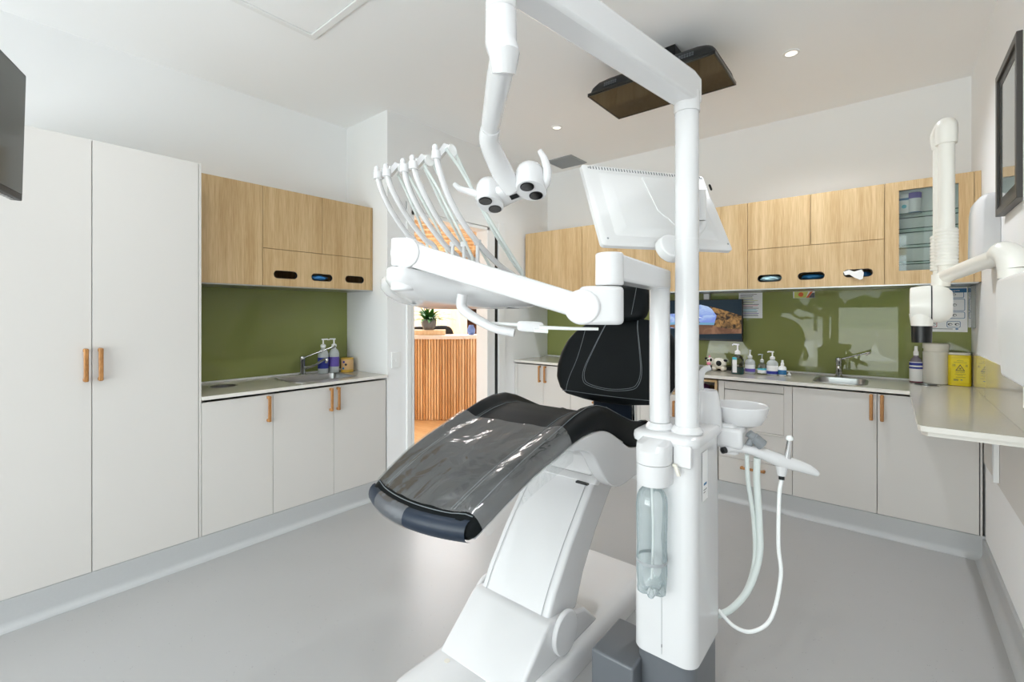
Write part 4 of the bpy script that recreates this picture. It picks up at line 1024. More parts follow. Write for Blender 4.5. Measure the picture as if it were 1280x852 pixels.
# ================================================================ TREATMENT UNIT
UX0, UX1, UY0, UY1 = -.686, -.475, 1.48, 1.775
unit = thing('dental_unit', 'tall white cabinet of the dental unit with posts, spittoon bowl and water bottle', 'dental unit', ((UX0+UX1)/2, (UY0+UY1)/2, 0))
def ring(z, g, r=.045): return [(p[0], p[1], z) for p in rrect(UX0-g, UX1+g, UY0-g, UY1+g, r, 8)]
MB().loft([ring(.228, -.004), ring(.224, .0), ring(.26, .0), ring(.6, -.0005), ring(.925, -.003)]).build('housing', M_white, unit, ang=50)
MB().loft([ring(.9255, -.002), ring(.9262, .004), ring(.938, .006), ring(.952, .004), ring(.958, -.004), ring(.960, -.03, .03)]).build('top_cover', M_white, unit, ang=50)
MB().loft([ring(.001, -.008), ring(.2235, -.008)]).build('base_section', M_grey, unit, ang=50)
MB().box(UX0-.125, UX0+.03, UY0-.055, UY0+.16, .001, .185).build('junction_box', M_grey, unit, bevel=.008, seg=3)
MB().box((UX0+UX1)/2-.0006, (UX0+UX1)/2+.0006, UY0-.0012, UY0+.001, .24, .55).build('panel_seam', M_grille, unit)
MB().box((UX0+UX1)/2-.001, (UX0+UX1)/2+.001, UY0-.0016, UY0+.001, .262, .272).build('lock', M_ink, unit)
# water bottle and its holder
bc = Vector((-.596, 1.436, 0))
m = MB(); R_ = .052
def dshape(z, rr=R_): 
    return [(bc.x+rr*math.cos(a), bc.y+.012+rr*math.sin(a), z) for a in [PI+PI*k/16 for k in range(17)]]+[(bc.x+rr, UY0+.01, z), (bc.x-rr, UY0+.01, z)]
m.loft([dshape(.806), dshape(.812, R_+.001), dshape(.872, R_+.001)]); m.loft([dshape(.874, R_+.0015), dshape(.915, R_+.0015), [(p[0], max(p[1], UY0-.06), .934) for p in dshape(.934, R_)], [(p[0], max(p[1], UY0-.004), .945) for p in dshape(.94, R_*.9)]])
hold = m.build('bottle_holder', M_white, unit)
MB().box(bc.x+.056, bc.x+.112, UY0-.008, UY0+.001, .865, .935).build('holder_panel', M_white, unit, bevel=.004, seg=3)
MB().box(bc.x+.058, bc.x+.070, UY0-.022, UY0-.0085, .868, .876).prism([(bc.x+.062, .872), (bc.x+.074, .872), (bc.x+.084, .842), (bc.x+.074, .840)], UY0-.024, UY0-.016, 'y').build('release_lever', M_cream, unit, bevel=.001)
# bottle: shoulders under holder, petaloid base
m = MB(); R = []
for z, rr in ((.8055, .022), (.798, .026), (.782, .040), (.765, .047), (.74, .049), (.68, .048), (.62, .0465), (.56, .048), (.52, .048), (.49, .045)):
    R.append([(bc.x+rr*math.cos(2*PI*j/30), bc.y+rr*math.sin(2*PI*j/30), z) for j in range(30)])
for z, rr, am in ((.475, .041, .006), (.462, .035, .010), (.455, .026, .010)):
    R.append([(bc.x+(rr+am*math.cos(5*2*PI*j/30))*math.cos(2*PI*j/30), bc.y+(rr+am*math.cos(5*2*PI*j/30))*math.sin(2*PI*j/30), z) for j in range(30)])
R.append([(bc.x+.008*math.cos(2*PI*j/30), bc.y+.008*math.sin(2*PI*j/30), .472) for j in range(30)])
wbm = bpy.data.materials.new('water_bottle_plastic'); wbm.use_nodes = True
_nt = wbm.node_tree; _nt.nodes.clear(); _o = _nt.nodes.new('ShaderNodeOutputMaterial')
_tr = _nt.nodes.new('ShaderNodeBsdfTransparent'); _tr.inputs[0].default_value = (.93, .96, .96, 1)
_df = _nt.nodes.new('ShaderNodeBsdfDiffuse'); _df.inputs[0].default_value = lin('a3b0b3')
_gl = _nt.nodes.new('ShaderNodeBsdfGlossy'); _gl.inputs['Roughness'].default_value = .06
_lw = _nt.nodes.new('ShaderNodeLayerWeight'); _lw.inputs[0].default_value = .45
_mm = _nt.nodes.new('ShaderNodeMath'); _mm.operation = 'MULTIPLY_ADD'; _mm.inputs[1].default_value = .8; _mm.inputs[2].default_value = .05
_m1 = _nt.nodes.new('ShaderNodeMixShader'); _m2 = _nt.nodes.new('ShaderNodeMixShader'); _m2.inputs[0].default_value = .08
_nt.links.new(_lw.outputs['Facing'], _mm.inputs[0]); _nt.links.new(_mm.outputs[0], _m1.inputs[0]); _nt.links.new(_tr.outputs[0], _m1.inputs[1]); _nt.links.new(_df.outputs[0], _m1.inputs[2])
_nt.links.new(_m1.outputs[0], _m2.inputs[1]); _nt.links.new(_gl.outputs[0], _m2.inputs[2]); _nt.links.new(_m2.outputs[0], _o.inputs[0])
m.loft(R, cap=False); bo = m.build('water_bottle', wbm, unit)
MB().lathe((bc.x, bc.y, 0), [(.0484, .560), (.0492, .5605), (.0492, .570), (.0484, .5705)], cap=False).build('level_mark', M_grille, bo)
MB().tube(smooth_path([(bc.x, bc.y, .80), (bc.x+.006, bc.y-.003, .65), (bc.x+.0, bc.y, .50)], 6), .004).build('pick_up_tube', M_hosew, bo)
# sticker on the right side
sk_ = MB().box(UX1+.0002, UX1+.001, UY0+.075, UY0+.13, .74, .90).build('sticker', M_label, unit)
m = MB(); m.box(UX1+.0011, UX1+.0014, UY0+.088, UY0+.118, .79, .797).build('printed_line', M_blue, sk_)
m = MB(); m.box(UX1+.0011, UX1+.0014, UY0+.085, UY0+.12, .774, .776).box(UX1+.0011, UX1+.0014, UY0+.085, UY0+.105, .766, .768); m.build('printed_line', M_ink, sk_)
# posts
P1 = Vector((-.616, 1.552, .960)); P2 = Vector((-.525, 1.557, .960))
for P_, r_ in ((P1, .0355), (P2, .039)):
    MB().lathe(P_+Vector((0, 0, .0005)), [(r_+.011, 0), (r_+.012, .006), (r_+.006, .016), (r_+.001, .022)]).lathe(P_+Vector((0, 0, .0001)), [(r_+.006, 0), (r_+.006, .0006)]).build('post_collar', M_white, unit)
# tall post with overhead beam
m = MB(); m.cyl(P2+Vector((0, 0, .001)), (P2.x, P2.y, 2.02), .0375, .0375, n=40); tall = m.build('tall_post', M_white, unit)
MB().cyl((P2.x, P2.y, 2.0205), (P2.x, P2.y, 2.085), .0405, n=40).build('post_head', M_white, unit)
bd = Vector((-.172, -.985, 0)); bn = Vector((.985, -.172, 0))
m = MB(); st = Vector((P2.x, P2.y, 0))
def sq(c, hw, z0, z1): return [c+bn*hw+Vector((0, 0, z0)), c+bn*hw+Vector((0, 0, z1)), c-bn*hw+Vector((0, 0, z1)), c-bn*hw+Vector((0, 0, z0))]
L_ = .86
m.loft([sq(st-bd*.036, .036, 2.05, 2.135), sq(st+bd*.02, .040, 2.05, 2.145), sq(st+bd*L_, .040, 2.075, 2.165)])
m.build('overhead_beam', M_white, unit, bevel=.010, seg=3)

# ================================================================ operating light (hangs at the end of the beam)
be = st+bd*.80
LP = Vector((be.x, be.y, 2.07))
lamp = thing('operating_light', 'white two-pod dental operating light hanging on a bent arm from the overhead beam', 'lamp', LP)
m = MB(); m.cyl(LP+Vector((0, 0, -.002)), LP+Vector((0, 0, -.055)), .034, .034); m.build('swivel', M_white, lamp, bevel=.003)
k0 = onD(630.5, 62, 1.0); k1 = onD(613, 158, 1.28); k2 = onD(612, 180, 1.33); k3 = onD(628, 215, 1.42)
LPb = LP+Vector((0, 0, -.056))
m = MB(); m.tube([LPb, Vector((LPb.x, LPb.y, k0.z+.02)), k0+Vector((0, 0, -.01)), k0+Vector((-.01, .01, -.045))], [.034, .035, .034, .026]); m.build('knuckle', M_white, lamp)
m = MB(); dirv = (k1-k0).normalized()
m.tube([k0+dirv*.0, k0+(k1-k0)*.3, k0+(k1-k0)*.75, k1, k1+dirv*.02], [.029, .030, .027, .026, .022], n=20); m.build('upper_arm', M_white, lamp)
m = MB(); m.tube(smooth_path([k1+Vector((0, 0, -.006)), k2, k3, onD(641, 236, 1.46)], 6), [.027, .028, .033, .030], n=24); m.build('lower_arm', M_white, lamp)
lc = onD(640, 240, 1.50)
lu = (onD(664, 222, 1.44)-onD(612, 243, 1.52)); lu.normalize()
lv_ = Vector((-.1, .55, .0)).normalized(); ln = Vector((-.10, -.30, -.95)).normalized()       # light points down
ln = (ln-lu*ln.dot(lu)).normalized(); lw = lu.cross(ln).normalized()
m = MB(); rings = []
for t_ in [-1+i/10 for i in range(21)]:
    pos = lc+lu*t_*.088; hw = .040+.010*abs(t_)**2; hh = .019+.006*abs(t_)
    rings.append([pos+lw*hw*math.copysign(abs(math.cos(a))**.7, math.cos(a))+ln*hh*math.copysign(abs(math.sin(a))**.7, math.sin(a)) for a in [2*PI*k/20 for k in range(20)]])
m.loft(rings); bridge = m.build('bridge', M_white, lamp)
for s_ in (-1, 1):
    pc_ = onD(664, 222, 1.45) if s_ > 0 else onD(613, 240, 1.53)
    m = MB(); rr = .053 if s_ > 0 else .049
    rings = []
    for i in range(13):
        t_ = i/12; h_ = -.050+.10*t_; sc = math.sin(math.acos(max(-1, min(1, 1-2*max(t_, .0)))) if t_ < .5 else PI/2) if t_ < .5 else 1
        sc = max(sc, .12)
        sc = sc if t_ < .92 else .95
        rings.append([pc_+ln*h_+(lw*math.cos(a)*rr*1.10+lu*math.sin(a)*rr*.86)*sc for a in [2*PI*k/24 for k in range(24)]])
    m.loft(rings); pod = m.build('lamp_pod', M_white, lamp)
    for q in (-1, 1):
        c_ = pc_+ln*.0505+lw*q*.027
        MB().tube([c_-ln*.001, c_+ln*.0015], .0215, n=24).build('lens_rim', M_rub, pod)
        MB().tube([c_+ln*.0018, c_+ln*.0026], .0195, n=24).build('lens', M_lens, pod)
MB().tube([lc+ln*.017+lw*.0+lu*.01-lu*.014, lc+ln*.017+lu*.024], .011, n=4).build('sensor_window', M_blk, bridge)
# handles: right hook and left bar
q0 = onD(683, 232, 1.43); 
m = MB(); m.tube(smooth_path([onD(678, 236, 1.44), onD(683, 226, 1.425), onD(684, 212, 1.42), onD(680, 198, 1.42), onD(674, 188, 1.42)], 6), [.012, .0135, .013, .011, .007], n=16); m.build('handle', M_white, lamp)
m = MB(); m.tube(smooth_path([onD(599, 243, 1.53), onD(588, 240, 1.54), onD(576, 236, 1.56), onD(568, 230, 1.57)], 6), [.012, .012, .011, .008], n=16); m.build('handle', M_white, lamp)

# ================================================================ delivery arm with instrument console
arm = thing('instrument_delivery_arm', 'white delivery arm on the short post carrying the whip-hose instrument console', 'delivery arm', (P1.x, P1.y, 1.0))
MB().cyl(P1+Vector((0, 0, .024)), (P1.x, P1.y, 1.445), .034, .034, n=40).build('short_post', M_white, arm)
E0 = Vector((-.627, 1.206, 0))
ax = (E0-Vector((P1.x, P1.y, 0))).normalized(); an = Vector((-ax.y, ax.x, 0))
def stad(c, d, n_, hw, L0, L1, z, k=10):
    """stadium outline from c-L0*d to c+L1*d"""
    o = []
    for i in range(k+1):
        a = -PI/2+PI*i/k; o.append(c+d*(L1+hw*math.cos(a))+n_*hw*math.sin(a)+Vector((0, 0, z)))
    for i in range(k+1):
        a = PI/2+PI*i/k; o.append(c+d*(-L0+hw*math.cos(a))+n_*hw*math.sin(a)+Vector((0, 0, z)))
    return o
lm = (E0-Vector((P1.x, P1.y, 0))).length
pb = Vector((P1.x, P1.y, 0))
R = []
top = stad(pb, ax, an, .036, 0, lm, 0)
def zt_link(p): return 1.503+(p-pb).dot(ax)/lm*.022
def zb_link(p):
    s_ = (p-pb).dot(ax)/lm
    return 1.436+ .012*min(max(s_*1.2, 0), 1)
m = MB(); m.loft([[Vector((p.x, p.y, zb_link(p))) for p in top], [Vector((p.x, p.y, zt_link(p))) for p in top]]); m.build('link_arm', M_white, arm, bevel=.008, seg=3)
MB().cyl((E0.x, E0.y, 1.434), (E0.x, E0.y, 1.528), .0405, .0395, n=36).build('elbow_cap', M_white, arm, bevel=.006, seg=3)
# elbow lower body + horizontal joint
J = Vector((-.688, 1.160, 1.372)); 
WL = Vector((-1.165, .915, 1.540))            # left end of spring arm
ad = (WL-J); adh = Vector((ad.x, ad.y, 0)).normalized(); nside = Vector((-adh.y, adh.x, 0))
m = MB()
rings = []
ob = stad(E0, (Vector((J.x, J.y, 0))-E0).normalized(), Vector((-(J-E0).y, (J-E0).x, 0)).normalized(), .040, 0, (Vector((J.x, J.y, 0))-E0).length-.03, 0)
m.loft([[Vector((p.x, p.y, 1.322)) for p in ob], [Vector((p.x, p.y, 1.432-.0*((p-E0).length))) for p in ob]])
m.build('elbow_body', M_white, arm, bevel=.012, seg=3)
MB().cyl(J-nside*.041, J+nside*.041, .050, .050, n=36).build('spring_joint', M_white, arm, bevel=.006, seg=3)
u3 = ad.normalized(); v3 = nside.cross(u3).normalized()
if v3.z < 0: v3 = -v3
m = MB()
m.loft([[J+u3*s_+nside*a*h_+v3*b*k_ for a, b in ((-1, -.85), (-.85, -1), (.85, -1), (1, -.85), (1, .85), (.85, 1), (-.85, 1), (-1, .85))] for s_, h_, k_ in ((.0, .034, .034), (.1, .034, .035), (.3, .034, .036), (ad.length-.02, .034, .037))])
m.build('spring_arm', M_white, arm, bevel=.004)
MB().cyl(WL-nside*.041, WL+nside*.041, .047, .047, n=36).build('front_joint', M_white, arm, bevel=.005, seg=3)
hb = WL-adh*.0
m = MB(); slab(m, WL, adh, nside, Vector((0, 0, 1)), -.012, .045, -.043, .043, -.040, .047); m.build('end_block', M_white, arm, bevel=.008, seg=3)
cylc = Vector((WL.x, WL.y, 0))+adh*.02
MB().cyl((cylc.x, cylc.y, 1.425), (cylc.x, cylc.y, 1.4985), .041, .041, n=36).build('pivot', M_white, arm, bevel=.006, seg=3)
# console
out = [(-1.445, 1.10), (-1.435, 1.02), (-1.40, .97), (-1.30, .93), (cylc.x-.03, cylc.y-.045), (cylc.x+.03, cylc.y-.04), (cylc.x+.055, cylc.y+.01), (-1.07, 1.05), (-1.0, 1.14), (-.965, 1.25), (-.975, 1.34), (-1.02, 1.37), (-1.38, 1.38), (-1.44, 1.33)]
out = [(v.x, v.y) for v in smooth_path([Vector(p+(0,)) for p in out]+[Vector(out[0]+(0,))], 4)[:-1]]
cxm, cym = -1.2, 1.17
def sc(k, z, dy=0, tilt=0):
    o = []
    for p in out:
        q = (cxm+(p[0]-cxm)*k, cym+(p[1]-cym)*k+dy)
        o.append((q[0], q[1], z+tilt*max(0, 1.16-q[1])/.25))
    return o
m = MB(); m.loft([sc(.70, 1.373, .03, .030), sc(.84, 1.379, .02, .034), sc(.955, 1.395, .01, .036), sc(1, 1.418, 0, .034), sc(1, 1.446, 0, .038), sc(.985, 1.452, 0, .038)]); con = m.build('console', M_white, arm, ang=50)
m = MB(); m.loft([sc(.95, 1.4525, 0, .038), sc(.92, 1.460, .01, .036), sc(.80, 1.464, .03, .03)]); m.build('console_top', M_white, arm, ang=50)
MB().box(-1.30, -1.285, 1.02, 1.06, 1.3875, 1.3895).build('emblem', M_grille, con)
# keypad strip under the back edge
ka, kb = onD(554, 382, 1.80), onD(640, 384, 1.62)
dk = (kb-ka).normalized(); nk = Vector((-dk.y, dk.x, 0)).normalized()
m = MB(); slab(m, ka, dk, nk, Vector((0, 0, 1)), 0, (kb-ka).length, -.02, .05, -.004, .012); kp = m.build('keypad', M_rub, con, bevel=.002)
m = MB()
for i in range(6): slab(m, ka, dk, nk, Vector((0, 0, 1)), .02+i*.04, .05+i*.04, -.015, .0, -.0052, -.0042)
m.build('keys', M_grille, kp)
# handle tube
hp = smooth_path([onD(578, 368, 1.47), onD(577, 383, 1.47), onD(584, 391, 1.46), onD(600, 401, 1.45), onD(620, 411, 1.44), onD(643, 416, 1.43)], 8)
MB().tube(hp, [.0165, .0165, .0165, .0150, .0130, .0130], n=18).build('handle', M_white, arm)
MB().pillow(onD(663, 408, 1.43), onD(690, 410, 1.42)-onD(640, 407, 1.44), (0, 0, 1), (.6, .77, 0), .036, .0165, .014, e=5).build('handle_bracket', M_white, arm)
m = MB(); m.tube([onD(674, 409, 1.42), onD(714, 410.5, 1.41), onD(748, 411, 1.40)], [.006, .005, .0045], n=12); m.tube([onD(606, 403.5, 1.47), onD(652, 406, 1.45)], .0055, n=12); m.tube([onD(668, 413, 1.42), onD(685, 414, 1.415)], .006, n=12); m.build('tray_rods', M_hosew, arm)
# whip arms
W = [(-1.43, [(472, 216), (475, 232), (483, 252), (495, 273), (508, 291), (520, 305)]),
     (-1.38, [(483.5, 213), (488, 232), (500, 256), (514, 278), (530, 298), (545, 312)]),
     (-1.28, [(505, 207), (509, 228), (520, 254), (535, 279), (556, 306), (575, 325)]),
     (-1.233, [(516.5, 203), (522, 224), (535, 252), (553, 282), (578, 312), (600, 333)]),
     (-1.117, [(545, 190), (549, 212), (560, 244), (577, 276), (602, 309), (626, 333), (642, 344)])]
for i, (X, pts) in enumerate(W):
    P_ = [onX(a, b, X) for a, b in pts]
    last = P_[-1]; P_.append(Vector((X, last.y+.05, 1.463)))
    sp = smooth_path(P_, 7)
    wobj = MB().tube(sp, .0108, n=12, flat=.8).build('whip_arm', M_white, arm)
    tip = sp[0]
    # head: holder nose, clamp and pulley fork
    m = MB(); m.tube([tip+Vector((0, 0, -.022)), tip+Vector((0, 0, .004))], [.0155, .0135], n=14); m.ball(tip+Vector((0, -.004, .012)), .0095, .0095, .013)
    f0 = tip+Vector((0, .012, -.010)); f1 = tip+Vector((0, .045, .030))
    m.tube([f0, f1], [.013, .014], n=4); m.tube([f1, f1+Vector((0, .024, -.018))], [.014, .012], n=4)
    m.build('whip_head', M_white, wobj)
    MB().cyl(f1+Vector((.010, .012, -.012)), f1+Vector((.016, .012, -.012)), .019, n=24).build('pulley', M_hosew, wobj)
    # hose running back to the console
    hs_ = [f1+Vector((.004, .012, .006)), f1+Vector((.004, .05, -.03))]
    mid = sp[len(sp)//2]+Vector((.02, .055, .02)); e_ = Vector((X+.03, last.y+.085, 1.463))
    hs_ += [mid+Vector((0, .01, .03)), sp[int(len(sp)*.75)]+Vector((.02, .045, .01)), e_]
    MB().tube(smooth_path(hs_, 7), .0055, n=10).build('hose', M_hose, wobj)
hh = [onX(557, 185, -1.10), onX(575, 210, -1.095), onX(605, 262, -1.07), onX(634, 310, -1.05), onX(652, 338, -1.03), ]
hh.append(Vector((-1.03, hh[-1].y+.01, 1.463)))
MB().tube(hh, .0055, n=10).build('hose', M_hose, arm)
hh = [onX(530, 206, -1.22), onX(548, 236, -1.2), onX(575, 290, -1.18), onX(590, 320, -1.17)]
MB().tube(hh+[Vector((-1.17, hh[-1].y+.02, 1.463))], .005, n=10).build('hose', M_hose, arm)
m = MB()
for X, q in ((-1.26, (566, 306)), (-1.2, (580, 306)), (-1.12, (597, 304))):
    c_ = onX(*q, X); m.tube([Vector((c_.x, c_.y, 1.463)), Vector((c_.x, c_.y, c_.z))], .007, n=10)
    m.box(c_.x-.012, c_.x+.012, c_.y-.006, c_.y+.006, c_.z-.006, c_.z+.012)
m.build('whip_rests', M_white, arm)

# ================================================================ spittoon, holder and hoses (parts of the unit)
m = MB(); b0_ = Vector((-.50, 1.80, 0))
MB().box(-.56, -.43, 1.7755, 1.90, .87, .955).build('spittoon_base', M_white, unit, bevel=.015, seg=3)
# rear body carrying bowl
m = MB()
rings = []
for z, w in ((.93, .05), (1.0, .047), (1.06, .040), (1.075, .034)):
    c_ = onD(882, 530, 1.70); rings.append([(c_.x+w*math.cos(a)*(1.15), c_.y+w*math.sin(a), z) for a in [2*PI*k/20 for k in range(20)]])
m.loft(rings); m.build('spittoon_stand', M_white, unit, ang=50)
bc2 = onD(924, 514, 1.74); 
R = [(.02, -.064), (.05, -.062), (.076, -.050), (.092, -.022), (.099, .008), (.100, .014), (.097, .017), (.092, .013), (.084, -.015), (.060, -.034), (.015, -.042)]
MB().lathe((bc2.x, bc2.y, bc2.z+.01), R, n=40).build('bowl', M_white, unit)
MB().lathe((bc2.x, bc2.y, bc2.z-.0545-.03), [(.03, 0), (.03, .0295)]).build('bowl_drain', M_white, unit)
# swivel block below bowl
sb = onD(912, 545, 1.68)
MB().box(sb.x-.055, sb.x+.05, sb.y-.04, sb.y+.05, sb.z-.036, sb.z+.036).build('swivel_block', M_white, unit, bevel=.012, seg=3)
MB().cyl((sb.x, sb.y, sb.z-.0365), (sb.x, sb.y, sb.z-.058), .032).build('swivel_ring', M_white, unit)
# cup filler spout
sp = smooth_path([onD(882, 500, 1.70), onD(876, 490, 1.70), onD(875.5, 474, 1.69), onD(879, 463, 1.685), onD(888, 459, 1.68)], 7)
MB().tube(sp, [.013, .0125, .012, .011, .010], n=16).build('cup_filler', M_white, unit)
# holder wing
hw_ = [onD(901, 564, 1.66), onD(915, 560, 1.655), onD(935, 561, 1.65), onD(952, 566, 1.645), onD(972, 574, 1.64), (onD(992, 580, 1.635)), onD(1010, 586, 1.63), onD(1022, 592, 1.625)]
m = MB(); hp_ = smooth_path(hw_, 6); rad = [.012, .016, .021, .026, .029, .027, .022, .012]
m.tube(hp_, rad, n=16, flat=.82, up=(0, 0, 1)); hold = m.build('instrument_holder', M_white, unit)
MB().cyl(onD(903, 563, 1.63), onD(907, 562, 1.62), .011).build('end_stop', M_blk, unit)
q = onD(977, 584, 1.64); MB().tube([q+Vector((0, 0, .012)), q+Vector((0, 0, -.028))], [.022, .014], n=16).build('holder_cup', M_white, unit)
q2 = q+Vector((0, 0, -.042)); MB().cyl(q2+Vector((0, 0, .0135)), q2, .0095).build('hose_ferrule', M_blk, unit)
# suction handpiece (grey) and syringe
a_, b_ = onD(936, 541, 1.64), onD(953, 556, 1.63)
MB().tube([a_, a_+(b_-a_)*.3, a_+(b_-a_)*.35, b_], [.014, .015, .019, .020], n=18).tube([onD(936, 556, 1.64), onD(940, 546, 1.64)], [.0115, .010], n=14).build('suction_handpiece', mat('handpiece_grey', '85898c', .4), unit)
a_ = onD(987, 548.5, 1.62); b_ = onD(984, 574, 1.63)
MB().tube([b_, a_+(b_-a_)*.2, a_], [.0115, .0085, .0075], n=16).build('syringe', M_chrome, unit)
MB().ball(a_+Vector((0, 0, .002)), .012, .012, .010).build('syringe_head', M_hosew, unit)
# hoses
def hose(pts, r, name='hose', m_=M_hose): MB().tube(smooth_path(pts, 8), r, n=14).build(name, m_, unit)
hose([onD(933.5, 568, 1.64), onD(935, 600, 1.65), onD(942, 650, 1.66), onD(943, 700, 1.66), onD(932, 738, 1.66), onD(912, 762, 1.67), onD(898, 768, 1.68)], .0075)
hose([onD(946.5, 572, 1.64), onD(946, 600, 1.645), onD(949, 650, 1.65), onD(949, 695, 1.65), onD(936, 735, 1.65), onD(915, 760, 1.66), onD(896, 769, 1.67)], .0115)
hose([q2, onD(974, 620, 1.63), onD(973, 680, 1.62), onD(976, 720, 1.62), onD(964, 772, 1.61), onD(940, 789, 1.61), onD(917, 782, 1.63), onD(898, 762, 1.66)], .0065, m_=M_hosew)

# ================================================================ patient monitor on the tall post
K = 1.07
TL, TR, BR, BL = onD(733, 207, 1.62*K), onD(886, 223, 1.76*K), onD(906, 312, 1.62*K), onD(744, 307, 1.45*K)
mc = (TL+TR+BR+BL)/4; mu = ((TR-TL)+(BR-BL)).normalized(); mv = ((TL-BL)+(TR-BR)); mv = (mv-mu*mv.dot(mu)).normalized()
mn = mu.cross(mv)                                     # towards the camera side (rear of the screen)
if mn.dot(-mc) < 0: mn = -mn
hwm = ((TR-TL).length+(BR-BL).length)/4; hhm = ((TL-BL).length+(TR-BR).length)/4
mon = thing('patient_monitor', 'white patient monitor seen from behind, tilted on the tall post', 'monitor', mc-mv*hhm)
def mring(hw, hh, d, r=.012): return [mc+mu*p[0]+mv*p[1]+mn*d for p in rrect(-hw, hw, -hh, hh, r, 3)]
MB().loft([mring(hwm, hhm, -.012), mring(hwm, hhm, .004), mring(hwm-.012, hhm-.012, .014)]).build('frame', M_white2, mon, ang=50)
MB().loft([mring(hwm-.012, hhm-.012, -.0135), mring(hwm-.012, hhm-.012, -.0125)]).build('screen', M_screen, mon)
MB().loft([mring(hwm-.055, hhm-.035, .0142), mring(hwm-.09, hhm-.06, .032)]).build('rear_cover', M_white2, mon, ang=30)
m = MB()
for i in range(42):
    x = -hwm+.03+i*(2*hwm-.06)/41
    slab(m, mc+mv*(hhm-.022), mu, mv, mn, x-.0016, x+.0016, -.006, .006, .0105, .0152)
m.build('vent_slots', M_grey, mon)
m = MB()
for a, b in ((-1, 1), (-.16, 1), (1, 1), (-1, -1), (1, -1)):
    c_ = mc+mu*(a*(hwm-.022))+mv*(b*(hhm-.022)); m.tube([c_+mn*.012, c_+mn*.0155], .0035, n=12)
m.build('screws', M_grille, mon)
# bracket plate, knuckle to the post
pp = Vector((P2.x, P2.y, 0))
pg = [(-.05, .115), (.075, .115), (.075, -.11), (.03, -.11), (.008, -.078), (-.028, -.04)]
m = MB(); m.loft([[mc+mu*a+mv*b+mn*d_ for a, b in pg] for d_ in (.0322, .0362)]); m.build('bracket_plate', M_white2, mon, smooth=False)
kc = onD(841, 307, 1.585)
MB().cyl(kc-mn*.03, kc+mn*.002, .052, .046, n=32).build('tilt_joint', M_white2, mon, bevel=.004)
m = MB(); c1 = onD(876, 258, 1.60); m.cyl(c1+Vector((0, 0, -.05)), c1+Vector((0, 0, .055)), .0175); m.tube(smooth_path([c1+Vector((0, 0, -.05)), c1+Vector((-.005, 0, -.075)), kc+mu*.04], 5), .0175); m.build('support_arm', M_white2, mon)
MB().cyl((P2.x, P2.y, 1.60), (P2.x, P2.y, 1.60+.0005), .038).build('post_clip', M_white2, mon)
q = onD(888, 234, 1.70); MB().pillow(q, mv, mu, mn, .014, .003, .004).build('button_tab', M_blk, mon)

# ================================================================ wall x-ray unit
D0 = 1.9
xr = thing('xray_unit', 'ivory wall-mounted dental x-ray unit with folded arm on the right wall', 'x-ray unit', (XC-.06, 2.16, 1.5))
def T3(px, py, D=D0): return onD(px, py, D)
R1 = .0265
top = T3(1183, 160); bot = T3(1183, 350)
MB().cyl(Vector((top.x, top.y, T3(1183, 172).z)), Vector((top.x, top.y, T3(1183, 345).z)), R1, n=32).build('vertical_arm', M_xray, xr)
# second arm alongside
s2 = T3(1173, 200, 1.95); MB().cyl((s2.x, s2.y, T3(1173, 355, 1.95).z), (s2.x, s2.y, T3(1173, 178, 1.95).z), .018, n=24).build('parallel_arm', M_xray, xr)
m = MB(); tz = T3(1183, 174).z; m.tube(smooth_path([Vector((top.x, top.y, tz-.02)), Vector((top.x, top.y, tz+.03)), Vector((top.x, top.y, tz+.055)), (Vector((top.x, top.y, tz+.06))+Vector((s2.x, s2.y, tz+.045)))/2, Vector((s2.x, s2.y, tz+.03)), Vector((s2.x, s2.y, tz-.025))], 5), [.034, .036, .034, .030, .026, .021], n=24)
cap = m.build('bellows_cap', M_xray, xr)
for (c_, r_, za, zb2) in ((top, .037, 332, 286), (s2, .027, 337, 292)):
    m = MB(); z0_, z1_ = T3(1183, za).z, T3(1183, zb2).z; prof = [(r_-.004, z0_)]
    n = 11
    for i in range(n):
        a = z0_+(z1_-z0_)*i/n; dz = (z1_-z0_)/n
        prof += [(r_, a+dz*.15), (r_, a+dz*.6), (r_-.0025, a+dz*.7), (r_-.0025, a+dz*.95)]
    prof.append((r_-.004, z1_)); m.lathe((c_.x, c_.y, 0), prof); m.build('bellows_sleeve', M_xray, xr)
# horizontal extension arm to the wall
aL, aR = T3(1180, 346, 1.90), T3(1255, 317, 1.50)
MB().tube([aL, aL+(aR-aL)*.05, aR], [.0265, .027, .027], n=28).ball(aL, .0265).build('extension_arm', M_xray, xr)
el = T3(1264, 320, 1.47)
m = MB(); m.tube(smooth_path([aR+(aL-aR).normalized()*.03, aR+Vector((.0, 0, .004)), el+Vector((0, 0, -.005)), el+Vector((.004, -.004, -.04))], 6), [.032, .036, .038, .037], n=28); m.build('wall_elbow', M_xray, xr)
MB().cyl((el.x+.004, el.y-.004, el.z-.0405), (el.x+.004, el.y-.004, el.z-.07), .036).build('elbow_collar', M_xray, xr)
